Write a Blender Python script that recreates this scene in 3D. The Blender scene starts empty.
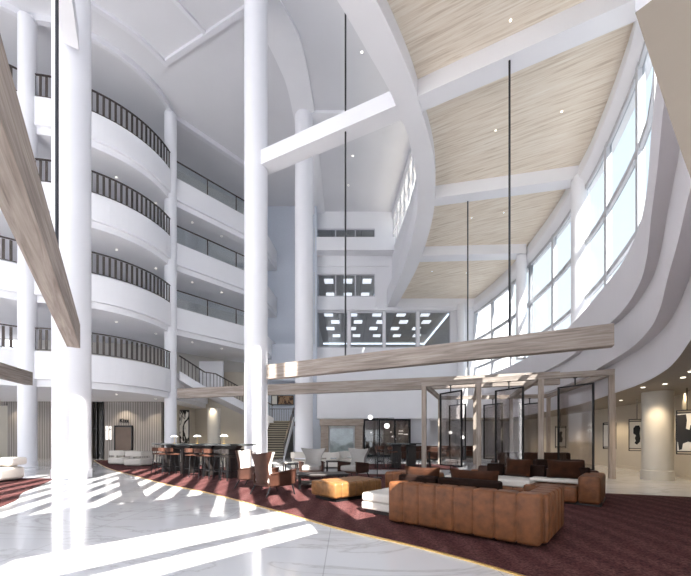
import bpy, bmesh, math, random
from mathutils import Vector, Matrix
random.seed(7)
PI = math.pi
sc = bpy.context.scene
COL = sc.collection

# ------------------------------------------------------------------ camera, world, sun, exposure
F = 345.5                       # focal length in pixels of the 691 px frame (18 mm on 36 mm)
EYE = 1.2
cam = bpy.data.cameras.new('camera')
cam.sensor_width = 36.0
cam.lens = 18.0
cam.shift_y = (440 - 288) / 691.0
cam.clip_start = 0.05
cam.clip_end = 500
co = bpy.data.objects.new('camera', cam)
COL.objects.link(co)
co.location = (0, 0, EYE)
co.rotation_euler = (PI / 2, 0, 0)
sc.camera = co

w = bpy.data.worlds.new('sky')
sc.world = w
w.use_nodes = True
nt = w.node_tree
bg = nt.nodes['Background']
tc = nt.nodes.new('ShaderNodeTexCoord')
sx = nt.nodes.new('ShaderNodeSeparateXYZ')
rp = nt.nodes.new('ShaderNodeValToRGB')
rp.color_ramp.elements[0].position = 0.45
rp.color_ramp.elements[0].color = (0.62, 0.68, 0.74, 1)
rp.color_ramp.elements[1].position = 0.85
rp.color_ramp.elements[1].color = (0.72, 0.86, 1.0, 1)
e = rp.color_ramp.elements.new(0.55)
e.color = (0.93, 0.97, 1.0, 1)
mp = nt.nodes.new('ShaderNodeMath'); mp.operation = 'MULTIPLY_ADD'
mp.inputs[1].default_value = 0.5; mp.inputs[2].default_value = 0.5
nt.links.new(tc.outputs['Generated'], sx.inputs[0])
nt.links.new(sx.outputs['Z'], mp.inputs[0])
nt.links.new(mp.outputs[0], rp.inputs[0])
nt.links.new(rp.outputs[0], bg.inputs[0])
bg.inputs[1].default_value = 2.7

sun = bpy.data.lights.new('sun', 'SUN')
sun.energy = 28.0
sun.angle = math.radians(0.35)
sun.color = (1.0, 0.95, 0.88)
so = bpy.data.objects.new('sun', sun)
COL.objects.link(so)
so.location = (10, -20, 30)
SUN_T = 0.92
sd = Vector((-0.30, 0.95, -SUN_T * 0.996))
so.rotation_euler = sd.to_track_quat('-Z', 'Y').to_euler()

sc.view_settings.view_transform = 'Standard'
sc.view_settings.look = 'None'
sc.view_settings.exposure = -0.13
sc.view_settings.gamma = 1.0
sc.view_settings.use_curve_mapping = False
sc.cycles.max_bounces = 10
sc.cycles.diffuse_bounces = 6
sc.cycles.glossy_bounces = 3
sc.cycles.transparent_max_bounces = 16
sc.cycles.sample_clamp_indirect = 6
sc.cycles.caustics_reflective = False
sc.cycles.caustics_refractive = False

# ------------------------------------------------------------------ materials
def mat(name, col, rough=0.6, metal=0.0, spec=0.5, noise=0.0, nscale=8.0, bump=0.0, bscale=40.0, emis=None, es=0.0, coat=0.0, sheen=0.0):
    m = bpy.data.materials.new(name); m.use_nodes = True
    t = m.node_tree; b = t.nodes['Principled BSDF']
    b.inputs['Base Color'].default_value = (*col, 1)
    b.inputs['Roughness'].default_value = rough
    b.inputs['Metallic'].default_value = metal
    b.inputs['Specular IOR Level'].default_value = spec
    b.inputs['Coat Weight'].default_value = coat
    b.inputs['Sheen Weight'].default_value = sheen
    if emis:
        b.inputs['Emission Color'].default_value = (*emis, 1)
        b.inputs['Emission Strength'].default_value = es
    c = t.nodes.new('ShaderNodeTexCoord')
    if noise > 0:
        n = t.nodes.new('ShaderNodeTexNoise'); n.inputs['Scale'].default_value = nscale; n.inputs['Detail'].default_value = 5
        r = t.nodes.new('ShaderNodeValToRGB')
        r.color_ramp.elements[0].position = 0.3; r.color_ramp.elements[1].position = 0.7
        r.color_ramp.elements[0].color = (*[x * (1 - noise) for x in col], 1)
        r.color_ramp.elements[1].color = (*[min(1, x * (1 + noise)) for x in col], 1)
        t.links.new(c.outputs['Object'], n.inputs['Vector'])
        t.links.new(n.outputs['Fac'], r.inputs[0]); t.links.new(r.outputs[0], b.inputs['Base Color'])
    if bump > 0:
        n = t.nodes.new('ShaderNodeTexNoise'); n.inputs['Scale'].default_value = bscale; n.inputs['Detail'].default_value = 3
        bp = t.nodes.new('ShaderNodeBump'); bp.inputs['Strength'].default_value = bump; bp.inputs['Distance'].default_value = 0.01
        t.links.new(c.outputs['Object'], n.inputs['Vector'])
        t.links.new(n.outputs['Fac'], bp.inputs['Height']); t.links.new(bp.outputs[0], b.inputs['Normal'])
    return m

def wood(name, c0, c1, c2, axis='X', scale=1.0, rough=0.65, rot=0.0):
    m = bpy.data.materials.new(name); m.use_nodes = True
    t = m.node_tree; b = t.nodes['Principled BSDF']; b.inputs['Roughness'].default_value = rough
    c = t.nodes.new('ShaderNodeTexCoord'); mp = t.nodes.new('ShaderNodeMapping')
    s = {'X': (0.45, 9, 9), 'Y': (9, 0.45, 9), 'Z': (9, 9, 0.45)}[axis]
    mp.inputs['Scale'].default_value = [v * scale for v in s]
    mr = t.nodes.new('ShaderNodeMapping'); mr.inputs['Rotation'].default_value = (0, 0, rot)
    t.links.new(c.outputs['Object'], mr.inputs['Vector']); t.links.new(mr.outputs[0], mp.inputs['Vector'])
    n = t.nodes.new('ShaderNodeTexNoise'); n.inputs['Scale'].default_value = 1.6; n.inputs['Detail'].default_value = 8
    n.inputs['Roughness'].default_value = 0.62; n.inputs['Distortion'].default_value = 0.6
    r = t.nodes.new('ShaderNodeValToRGB'); el = r.color_ramp.elements
    el[0].position = 0.3; el[0].color = (*c0, 1); el[1].position = 0.68; el[1].color = (*c2, 1)
    k = el.new(0.48); k.color = (*c1, 1)
    t.links.new(mp.outputs[0], n.inputs['Vector']); t.links.new(n.outputs['Fac'], r.inputs[0])
    t.links.new(r.outputs[0], b.inputs['Base Color'])
    bp = t.nodes.new('ShaderNodeBump'); bp.inputs['Strength'].default_value = 0.15; bp.inputs['Distance'].default_value = 0.01
    t.links.new(n.outputs['Fac'], bp.inputs['Height']); t.links.new(bp.outputs[0], b.inputs['Normal'])
    return m

def glass(name, tint, opacity, rough=0.05):
    m = bpy.data.materials.new(name); m.use_nodes = True
    t = m.node_tree
    for n in list(t.nodes):
        if n.type == 'BSDF_PRINCIPLED': t.nodes.remove(n)
    out = [n for n in t.nodes if n.type == 'OUTPUT_MATERIAL'][0]
    tr = t.nodes.new('ShaderNodeBsdfTransparent'); tr.inputs[0].default_value = (*tint, 1)
    gl = t.nodes.new('ShaderNodeBsdfGlossy'); gl.inputs['Roughness'].default_value = rough
    gl.inputs[0].default_value = (0.9, 0.93, 0.95, 1)
    mx = t.nodes.new('ShaderNodeMixShader'); mx.inputs[0].default_value = opacity
    t.links.new(tr.outputs[0], mx.inputs[1]); t.links.new(gl.outputs[0], mx.inputs[2])
    t.links.new(mx.outputs[0], out.inputs[0])
    return m

WHITE = mat('white_plaster', (0.82, 0.82, 0.85), 0.7, noise=0.02, nscale=0.6)
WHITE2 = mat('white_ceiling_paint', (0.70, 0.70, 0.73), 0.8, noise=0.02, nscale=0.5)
COLW = mat('column_paint', (0.82, 0.82, 0.86), 0.5, noise=0.015, nscale=0.7)
GREYW = mat('pale_grey_paint', (0.60, 0.60, 0.64), 0.7, noise=0.02)
BLUEW = mat('blue_grey_paint', (0.62, 0.66, 0.74), 0.75, noise=0.02)
FASC = mat('fascia_paint', (0.66, 0.64, 0.67), 0.7, noise=0.02, nscale=0.6)
BEIGE = mat('beige_wall_paint', (0.60, 0.55, 0.47), 0.7, noise=0.03, nscale=1.0)
TAUPE = mat('taupe_ceiling_paint', (0.28, 0.245, 0.21), 0.75, noise=0.02)
BEIGEC = mat('beige_column_paint', (0.56, 0.53, 0.47), 0.6)
BEAM = wood('washed_oak', (0.17, 0.135, 0.115), (0.31, 0.26, 0.225), (0.45, 0.39, 0.345))
POST = wood('washed_oak_upright', (0.20, 0.16, 0.13), (0.34, 0.28, 0.235), (0.46, 0.39, 0.335), axis='Z')
CEILW = wood('pale_ceiling_wood', (0.56, 0.46, 0.35), (0.79, 0.70, 0.58), (0.88, 0.82, 0.72), scale=0.9, rot=0.46, rough=0.6)
MANT = wood('mantel_stone', (0.20, 0.155, 0.125), (0.36, 0.295, 0.245), (0.50, 0.42, 0.36), scale=2.2)
BLACK = mat('black_metal', (0.018, 0.018, 0.02), 0.4, metal=0.6)
RAILM = mat('dark_bronze', (0.07, 0.055, 0.05), 0.4, metal=0.5)
SLAT = mat('bronze_slat', (0.075, 0.06, 0.053), 0.45, metal=0.3)
ROD = mat('dark_steel', (0.05, 0.05, 0.055), 0.35, metal=0.8)
BRASS = mat('brass', (0.75, 0.52, 0.20), 0.3, metal=0.9)
LEATH = mat('cognac_leather', (0.150, 0.054, 0.019), 0.5, spec=0.35, noise=0.35, nscale=9, bump=0.3, bscale=60)
LEATHY = mat('tan_leather', (0.21, 0.098, 0.032), 0.45, noise=0.3, nscale=10, bump=0.3, bscale=60)
LEATHD = mat('dark_brown_leather', (0.04, 0.014, 0.007), 0.6, spec=0.25, noise=0.25, nscale=8)
BROWNF = mat('chocolate_fabric', (0.016, 0.008, 0.006), 0.95, spec=0.1, noise=0.2, nscale=30)
VELV = mat('rust_velvet', (0.034, 0.011, 0.004), 0.85, spec=0.1, noise=0.35, nscale=7, sheen=0.12)
CREAM = mat('cream_upholstery', (0.60, 0.565, 0.52), 0.9, noise=0.04, nscale=60, bump=0.2, bscale=150)
GREYF = mat('light_grey_boucle', (0.33, 0.315, 0.30), 0.95, noise=0.12, nscale=70, bump=0.4, bscale=120)
SHELL = mat('brown_leather_shell', (0.05, 0.02, 0.013), 0.5, spec=0.3, noise=0.2, nscale=10)
STOOLL = mat('saddle_leather', (0.082, 0.035, 0.023), 0.6, spec=0.25, noise=0.15, nscale=12)
DARKW = mat('dark_stained_wood', (0.018, 0.014, 0.013), 0.5, noise=0.2, nscale=14)
TABLET = mat('dark_polished_top', (0.05, 0.055, 0.055), 0.15)
ESP = mat('espresso_door', (0.10, 0.060, 0.038), 0.35, noise=0.15, nscale=3)
GLASSW = glass('window_glass', (0.47, 0.495, 0.51), 0.06)
GLASST = glass('bronze_tinted_glass', (0.78, 0.755, 0.745), 0.10)
GLASSR = glass('clear_glass', (0.88, 0.91, 0.92), 0.12)
GLASSO = glass('office_glass', (0.85, 0.87, 0.9), 0.10)
FRAMEM = mat('window_frame_paint', (0.50, 0.51, 0.54), 0.6)
LAMPE = mat('lit_diffuser', (1, 1, 1), 0.5, emis=(1.0, 0.93, 0.80), es=3.0)
LAMPW = mat('lit_globe', (1, 1, 1), 0.5, emis=(1.0, 0.97, 0.92), es=1.6)
LAMPO = mat('lit_troffer', (1, 1, 1), 0.5, emis=(0.97, 0.98, 1.0), es=1.6)
LITW = mat('emissive_pane', (0.9, 0.9, 0.9), 0.3, emis=(0.92, 0.96, 1.0), es=1.6)  # emission stands in for daylight behind the pane
STEPM = mat('stair_stone', (0.07, 0.058, 0.042), 0.6, noise=0.1, nscale=6)
PAGE = mat('cream_mat_board', (0.80, 0.77, 0.70), 0.8)

def marble():
    m = bpy.data.materials.new('white_marble'); m.use_nodes = True
    t = m.node_tree; b = t.nodes['Principled BSDF']
    b.inputs['Roughness'].default_value = 0.10
    b.inputs['Specular IOR Level'].default_value = 0.6
    c = t.nodes.new('ShaderNodeTexCoord')
    mp = t.nodes.new('ShaderNodeMapping'); mp.inputs['Rotation'].default_value = (0, 0, 0.5); mp.inputs['Scale'].default_value = (0.35, 1.0, 1.0)
    t.links.new(c.outputs['Object'], mp.inputs['Vector'])
    n = t.nodes.new('ShaderNodeTexNoise'); n.inputs['Scale'].default_value = 0.9; n.inputs['Detail'].default_value = 9
    n.inputs['Roughness'].default_value = 0.6; n.inputs['Distortion'].default_value = 1.2
    t.links.new(mp.outputs[0], n.inputs['Vector'])
    s = t.nodes.new('ShaderNodeMath'); s.operation = 'SUBTRACT'; s.inputs[1].default_value = 0.5
    a = t.nodes.new('ShaderNodeMath'); a.operation = 'ABSOLUTE'
    t.links.new(n.outputs['Fac'], s.inputs[0]); t.links.new(s.outputs[0], a.inputs[0])
    r = t.nodes.new('ShaderNodeValToRGB'); el = r.color_ramp.elements
    el[0].position = 0.0; el[0].color = (0.58, 0.57, 0.57, 1)
    el[1].position = 0.022; el[1].color = (0.76, 0.76, 0.77, 1)
    k = el.new(0.008); k.color = (0.69, 0.685, 0.685, 1)
    t.links.new(a.outputs[0], r.inputs[0])
    n2 = t.nodes.new('ShaderNodeTexNoise'); n2.inputs['Scale'].default_value = 0.7
    t.links.new(c.outputs['Object'], n2.inputs['Vector'])
    r2 = t.nodes.new('ShaderNodeValToRGB'); r2.color_ramp.elements[0].color = (0.84, 0.84, 0.85, 1); r2.color_ramp.elements[1].color = (1, 1, 1, 1)
    t.links.new(n2.outputs['Fac'], r2.inputs[0])
    br = t.nodes.new('ShaderNodeTexBrick'); br.inputs['Scale'].default_value = 1.0
    br.inputs['Brick Width'].default_value = 1.6; br.inputs['Row Height'].default_value = 1.6
    br.inputs['Mortar Size'].default_value = 0.006; br.offset = 0.0
    br.inputs['Color1'].default_value = (1, 1, 1, 1); br.inputs['Color2'].default_value = (0.95, 0.95, 0.955, 1); br.inputs['Mortar'].default_value = (0.72, 0.72, 0.72, 1)
    t.links.new(c.outputs['Object'], br.inputs['Vector'])
    m1 = t.nodes.new('ShaderNodeMix'); m1.data_type = 'RGBA'; m1.blend_type = 'MULTIPLY'; m1.inputs[0].default_value = 1
    m2 = t.nodes.new('ShaderNodeMix'); m2.data_type = 'RGBA'; m2.blend_type = 'MULTIPLY'; m2.inputs[0].default_value = 1
    t.links.new(r.outputs[0], m1.inputs[6]); t.links.new(r2.outputs[0], m1.inputs[7])
    t.links.new(m1.outputs[2], m2.inputs[6]); t.links.new(br.outputs['Color'], m2.inputs[7])
    t.links.new(m2.outputs[2], b.inputs['Base Color'])
    return m
MARBLE = marble()

def rugmat():
    m = bpy.data.materials.new('maroon_rug'); m.use_nodes = True
    t = m.node_tree; b = t.nodes['Principled BSDF']
    b.inputs['Roughness'].default_value = 0.95; b.inputs['Specular IOR Level'].default_value = 0.1
    c = t.nodes.new('ShaderNodeTexCoord')
    n = t.nodes.new('ShaderNodeTexNoise'); n.inputs['Scale'].default_value = 45; n.inputs['Detail'].default_value = 4
    n2 = t.nodes.new('ShaderNodeTexWave'); n2.inputs['Scale'].default_value = 0.9; n2.inputs['Distortion'].default_value = 5; n2.inputs['Detail'].default_value = 2
    n2.inputs['Detail Scale'].default_value = 0.6
    t.links.new(c.outputs['Object'], n.inputs['Vector']); t.links.new(c.outputs['Object'], n2.inputs['Vector'])
    r = t.nodes.new('ShaderNodeValToRGB')
    r.color_ramp.elements[0].position = 0.35; r.color_ramp.elements[0].color = (0.045, 0.019, 0.019, 1)
    r.color_ramp.elements[1].position = 0.65; r.color_ramp.elements[1].color = (0.145, 0.062, 0.060, 1)
    t.links.new(n.outputs['Fac'], r.inputs[0])
    r2 = t.nodes.new('ShaderNodeValToRGB'); r2.color_ramp.elements[0].color = (0.72, 0.62, 0.62, 1); r2.color_ramp.elements[1].color = (1.0, 1.0, 1.0, 1)
    t.links.new(n2.outputs['Fac'], r2.inputs[0])
    mx = t.nodes.new('ShaderNodeMix'); mx.data_type = 'RGBA'; mx.blend_type = 'MULTIPLY'; mx.inputs[0].default_value = 1
    t.links.new(r.outputs[0], mx.inputs[6]); t.links.new(r2.outputs[0], mx.inputs[7])
    t.links.new(mx.outputs[2], b.inputs['Base Color'])
    bp = t.nodes.new('ShaderNodeBump'); bp.inputs['Strength'].default_value = 0.5; bp.inputs['Distance'].default_value = 0.01
    t.links.new(n.outputs['Fac'], bp.inputs['Height']); t.links.new(bp.outputs[0], b.inputs['Normal'])
    return m
RUG = rugmat()

def slatmat(name, c0, c1, period):
    """vertical fluted timber panelling: thin dark joints every PERIOD metres along X"""
    m = bpy.data.materials.new(name); m.use_nodes = True
    t = m.node_tree; b = t.nodes['Principled BSDF']; b.inputs['Roughness'].default_value = 0.6
    c = t.nodes.new('ShaderNodeTexCoord'); sp = t.nodes.new('ShaderNodeSeparateXYZ')
    t.links.new(c.outputs['Object'], sp.inputs[0])
    md = t.nodes.new('ShaderNodeMath'); md.operation = 'PINGPONG'; md.inputs[1].default_value = period
    t.links.new(sp.outputs['X'], md.inputs[0])
    r = t.nodes.new('ShaderNodeValToRGB'); r.color_ramp.elements[0].position = 0.0; r.color_ramp.elements[0].color = (*[v * 0.45 for v in c0], 1)
    r.color_ramp.elements[1].position = 0.03; r.color_ramp.elements[1].color = (1, 1, 1, 1)
    t.links.new(md.outputs[0], r.inputs[0])
    mp = t.nodes.new('ShaderNodeMapping'); mp.inputs['Scale'].default_value = (7, 7, 0.35)
    n = t.nodes.new('ShaderNodeTexNoise'); n.inputs['Scale'].default_value = 1.5; n.inputs['Detail'].default_value = 6
    t.links.new(c.outputs['Object'], mp.inputs[0]); t.links.new(mp.outputs[0], n.inputs['Vector'])
    r2 = t.nodes.new('ShaderNodeValToRGB'); r2.color_ramp.elements[0].position = 0.35; r2.color_ramp.elements[0].color = (*c0, 1)
    r2.color_ramp.elements[1].position = 0.65; r2.color_ramp.elements[1].color = (*c1, 1)
    t.links.new(n.outputs['Fac'], r2.inputs[0])
    mx = t.nodes.new('ShaderNodeMix'); mx.data_type = 'RGBA'; mx.blend_type = 'MULTIPLY'; mx.inputs[0].default_value = 1
    t.links.new(r.outputs[0], mx.inputs[6]); t.links.new(r2.outputs[0], mx.inputs[7]); t.links.new(mx.outputs[2], b.inputs['Base Color'])
    return m
PANEL = slatmat('grey_oak_panelling', (0.30, 0.275, 0.26), (0.40, 0.37, 0.35), 0.075)
TILEC = slatmat('office_ceiling_tile', (0.52, 0.51, 0.49), (0.56, 0.55, 0.53), 0.6)

def artmat(name, thresh, scale, dark=(0.01, 0.008, 0.008), light=(0.85, 0.83, 0.78), off=(0, 0, 0)):
    m = bpy.data.materials.new(name); m.use_nodes = True
    t = m.node_tree; b = t.nodes['Principled BSDF']; b.inputs['Roughness'].default_value = 0.6
    c = t.nodes.new('ShaderNodeTexCoord'); mp = t.nodes.new('ShaderNodeMapping'); mp.inputs['Location'].default_value = off
    mp.inputs['Scale'].default_value = (scale * 1.5, scale * 1.5, scale * 0.7)
    n = t.nodes.new('ShaderNodeTexNoise'); n.inputs['Scale'].default_value = 1.0; n.inputs['Detail'].default_value = 3; n.inputs['Distortion'].default_value = 1.5
    t.links.new(c.outputs['Object'], mp.inputs[0]); t.links.new(mp.outputs[0], n.inputs['Vector'])
    r = t.nodes.new('ShaderNodeValToRGB'); r.color_ramp.elements[0].position = thresh; r.color_ramp.elements[0].color = (*light, 1)
    r.color_ramp.elements[1].position = thresh + 0.02; r.color_ramp.elements[1].color = (*dark, 1)
    t.links.new(n.outputs['Fac'], r.inputs[0]); t.links.new(r.outputs[0], b.inputs['Base Color'])
    return m

# ------------------------------------------------------------------ helpers
def P(u, v, z):
    y = F * (z - EYE) / (440.0 - v)
    return ((u / F - 1) * y, y)
def PY(u, v, y):
    return ((u / F - 1) * y, EYE + (440 - v) * y / F)

def catmull(pts, n=8):
    out = []
    for i in range(len(pts) - 1):
        p0 = pts[max(i - 1, 0)]; p1 = pts[i]; p2 = pts[i + 1]; p3 = pts[min(i + 2, len(pts) - 1)]
        for k in range(n):
            t = k / n
            out.append(tuple(0.5 * ((2 * b) + (-a + c) * t + (2 * a - 5 * b + 4 * c - d) * t * t + (-a + 3 * b - 3 * c + d) * t ** 3)
                             for a, b, c, d in zip(p0, p1, p2, p3)))
    out.append(tuple(pts[-1]))
    return out

def normals2(pts):
    ns = []
    for i in range(len(pts)):
        a = pts[max(i - 1, 0)]; b = pts[min(i + 1, len(pts) - 1)]
        dx, dy = b[0] - a[0], b[1] - a[1]; l = math.hypot(dx, dy) or 1
        ns.append((dy / l, -dx / l))          # to the right of travel
    return ns
def offset(pts, d):
    return [(p[0] + n[0] * d, p[1] + n[1] * d) for p, n in zip(pts, normals2(pts))]

class MB:
    def __init__(s): s.v = []; s.f = []
    def add(s, vs, fs):
        o = len(s.v); s.v += [tuple(v) for v in vs]; s.f += [tuple(i + o for i in f) for f in fs]; return s
    def box(s, c, d, rz=0.0, M=None):
        hx, hy, hz = d[0] / 2, d[1] / 2, d[2] / 2
        vs = []
        for x, y, z in ((-1, -1, -1), (1, -1, -1), (1, 1, -1), (-1, 1, -1), (-1, -1, 1), (1, -1, 1), (1, 1, 1), (-1, 1, 1)):
            p = Vector((x * hx, y * hy, z * hz))
            if M: p = M @ p
            elif rz: p = Matrix.Rotation(rz, 3, 'Z') @ p
            vs.append((p.x + c[0], p.y + c[1], p.z + c[2]))
        return s.add(vs, [(0, 3, 2, 1), (4, 5, 6, 7), (0, 1, 5, 4), (1, 2, 6, 5), (2, 3, 7, 6), (3, 0, 4, 7)])
    def bz(s, x0, x1, y0, y1, z0, z1):
        return s.box(((x0 + x1) / 2, (y0 + y1) / 2, (z0 + z1) / 2), (abs(x1 - x0), abs(y1 - y0), abs(z1 - z0)))
    def bar(s, a, b, wd, ht=None, n=4):
        """square bar (n=4) or round tube between two points"""
        a = Vector(a); b = Vector(b); d = b - a
        z = d.normalized(); up = Vector((0, 0, 1)) if abs(z.z) < 0.95 else Vector((0, 1, 0))
        x = z.cross(up).normalized(); y = x.cross(z).normalized()
        ht = ht or wd
        ring = []
        if n == 4:
            ring = [(-wd / 2, -ht / 2), (wd / 2, -ht / 2), (wd / 2, ht / 2), (-wd / 2, ht / 2)]
        else:
            ring = [(wd / 2 * math.cos(2 * PI * k / n), ht / 2 * math.sin(2 * PI * k / n)) for k in range(n)]
        vs = [a + x * p + y * q for p, q in ring] + [b + x * p + y * q for p, q in ring]
        fs = [(i, (i + 1) % n, (i + 1) % n + n, i + n) for i in range(n)] + [tuple(range(n))[::-1], tuple(range(n, 2 * n))]
        return s.add(vs, fs)
    def tube(s, pts, r, n=8, taper=None):
        for i in range(len(pts) - 1): s.bar(pts[i], pts[i + 1], 2 * r, n=n)
        return s
    def lathe(s, prof, c=(0, 0, 0), n=32, cap=True):
        vs = []; m = len(prof)
        for r, z in prof:
            for k in range(n):
                a = 2 * PI * k / n; vs.append((c[0] + r * math.cos(a), c[1] + r * math.sin(a), c[2] + z))
        fs = []
        for j in range(m - 1):
            for k in range(n):
                fs.append((j * n + k, j * n + (k + 1) % n, (j + 1) * n + (k + 1) % n, (j + 1) * n + k))
        if cap: fs += [tuple(range(n))[::-1], tuple(range((m - 1) * n, m * n))]
        return s.add(vs, fs)
    def prism(s, poly, z0, z1):
        n = len(poly)
        area = sum(poly[i][0] * poly[(i + 1) % n][1] - poly[(i + 1) % n][0] * poly[i][1] for i in range(n))
        if area < 0: poly = poly[::-1]
        vs = [(p[0], p[1], z0) for p in poly] + [(p[0], p[1], z1) for p in poly]
        fs = [tuple(range(n))[::-1], tuple(range(n, 2 * n))] + [(i, (i + 1) % n, (i + 1) % n + n, i + n) for i in range(n)]
        return s.add(vs, fs)
    def strip(s, L, R, z0, z1):
        """closed slab between two polylines of the same length (handles curved plans)"""
        n = len(L); vs = [(p[0], p[1], z0) for p in L] + [(p[0], p[1], z0) for p in R] + [(p[0], p[1], z1) for p in L] + [(p[0], p[1], z1) for p in R]
        fs = []
        for i in range(n - 1):
            fs += [(i, i + 1, n + i + 1, n + i), (2 * n + i, 3 * n + i, 3 * n + i + 1, 2 * n + i + 1),
                   (i, 2 * n + i, 2 * n + i + 1, i + 1), (n + i, n + i + 1, 3 * n + i + 1, 3 * n + i)]
        fs += [(0, n, 3 * n, 2 * n), (n - 1, 3 * n - 1, 4 * n - 1, 2 * n - 1)]
        return s.add(vs, fs)
    def sweep(s, path, prof):
        """profile of (offset to the left of travel, z) swept along a plan polyline; open profile"""
        ns = normals2(path); m = len(prof); vs = []
        for p, n in zip(path, ns):
            for o, z in prof: vs.append((p[0] - n[0] * o, p[1] - n[1] * o, z))
        fs = []
        for i in range(len(path) - 1):
            for j in range(m - 1):
                fs.append((i * m + j, i * m + j + 1, (i + 1) * m + j + 1, (i + 1) * m + j))
        return s.add(vs, fs)
    def build(s, name, m, parent=None, smooth=False, bevel=0.0, world=False, sub=0, segs=2, rot=None):
        me = bpy.data.meshes.new(name)
        vs = s.v
        o = bpy.data.objects.new(name, me); COL.objects.link(o)
        if parent is not None:
            o.parent = parent
            if world:
                L = Vector(ROOTS.get(parent.name, (0, 0, 0)))
                vs = [(v[0] - L.x, v[1] - L.y, v[2] - L.z) for v in vs]
        elif rot is None:
            xs = [v[0] for v in vs]; ys = [v[1] for v in vs]; zs = [v[2] for v in vs]
            c = ((min(xs) + max(xs)) / 2, (min(ys) + max(ys)) / 2, min(zs))
            vs = [(v[0] - c[0], v[1] - c[1], v[2] - c[2]) for v in vs]
            o.location = c
        me.from_pydata(vs, [], s.f); me.update()
        bm = bmesh.new(); bm.from_mesh(me); bmesh.ops.recalc_face_normals(bm, faces=bm.faces); bm.to_mesh(me); bm.free()
        me.materials.append(m)
        if smooth:
            for p in me.polygons: p.use_smooth = True
            if smooth == 'auto':
                md = o.modifiers.new('edge', 'EDGE_SPLIT'); md.split_angle = math.radians(35)
        if bevel:
            md = o.modifiers.new('bevel', 'BEVEL'); md.width = bevel; md.segments = segs; md.limit_method = 'ANGLE'
        if sub:
            md = o.modifiers.new('sub', 'SUBSURF'); md.levels = sub; md.render_levels = sub
        return o
ROOTS = {}
def empty(name, loc=(0, 0, 0), rz=0.0, label=None, cat=None, group=None, kind=None):
    o = bpy.data.objects.new(name, None); COL.objects.link(o); o.location = loc; o.rotation_euler = (0, 0, rz)
    o.empty_display_size = 0.1
    ROOTS[o.name] = loc
    return tag(o, label, cat, group, kind)
def tag(o, label=None, cat=None, group=None, kind=None):
    if label: o['label'] = label
    if cat: o['category'] = cat
    if group: o['group'] = group
    if kind: o['kind'] = kind
    return o
def struct(name, mb, m, **k):
    return tag(mb.build(name, m, **k), kind='structure')
def copy_tree(o, parent=None):
    c = o.copy(); COL.objects.link(c)
    if parent is not None: c.parent = parent
    for ch in [x for x in KIDS.get(o.name, [])]: copy_tree(ch, c)
    return c
KIDS = {}
def register():
    KIDS.clear()
    for o in COL.objects:
        if o.parent: KIDS.setdefault(o.parent.name, []).append(o)
def dup(root, loc, rz=0.0, label=None, group=None):
    register()
    c = copy_tree(root); c.location = loc; c.rotation_euler = (0, 0, rz)
    if label: c['label'] = label
    if group: c['group'] = group
    return c
def put(root, loc, rz, label=None, group=None):
    root.location = loc; root.rotation_euler = (0, 0, rz)
    if label: root['label'] = label
    if group: root['group'] = group
    return root

# ------------------------------------------------------------------ the plan curves (metres)
T1 = catmull([(9.9, 27.0), (10.2, 25), (10.3, 22), (10.15, 19.5), (9.75, 17), (9.35, 15), (8.74, 13), (8.0, 11), (7.25, 9.1), (6.4, 7.56), (5.6, 6.43), (4.6, 5.2), (3.88, 4.3), (3.30, 3.6), (2.98, 3.2), (2.62, 2.7), (2.36, 2.2), (2.25, 1.8)], 5)
T3 = catmull([(9.9, 27.0), (10.2, 25), (10.3, 22), (10.15, 19.5), (9.75, 17), (9.35, 15), (8.74, 13), (8.0, 11), (7.25, 9.1), (6.4, 7.56), (5.6, 6.43), (4.62, 5.2), (3.9, 4.27), (3.34, 3.6), (2.9, 3.2), (2.3, 2.72), (1.66, 2.25), (0.72, 1.5)], 5)
WYX = catmull([(7.0, 6.35), (8.9, 7.7), (12.2, 9.05), (14.2, 9.6), (16.2, 10.05), (18.5, 10.35), (21.7, 10.6), (25, 10.4), (27, 10.1)], 8)
RLY = catmull([(7.0, -1.2), (8.17, -.2), (9.24, .575), (10.3, 1.32), (11.2, 1.8), (12.1, 2.25), (14.34, 2.99), (16.4, 3.33), (19.4, 3.5), (23, 3.45), (27, 3.26)], 8)
RRY = catmull([(7.0, -.25), (8.17, .73), (9.6, 1.70), (10.4, 2.15), (11.2, 2.55), (12.6, 3.2), (14.3, 3.72), (16.6, 4.13), (20.2, 4.33), (23.5, 4.2), (27, 3.93)], 8)
def yx(tab, y):
    for (a, xa), (b, xb) in zip(tab, tab[1:]):
        if a <= y <= b: return xa + (xb - xa) * (y - a) / (b - a)
    return tab[0][1] if y < tab[0][0] else tab[-1][1]
YS = [7.0 + 20.0 * k / 80 for k in range(81)]
RL = [(yx(RLY, y), y) for y in YS]; RR = [(yx(RRY, y), y) for y in YS]; WW = [(yx(WYX, y), y) for y in YS]
def mid(A, B, t): return [(a[0] + (b[0] - a[0]) * t, a[1] + (b[1] - a[1]) * t) for a, b in zip(A, B)]

# ------------------------------------------------------------------ floor
struct('floor', MB().bz(-26, 16, -14, 32, -0.3, 0.0), MARBLE)

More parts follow.
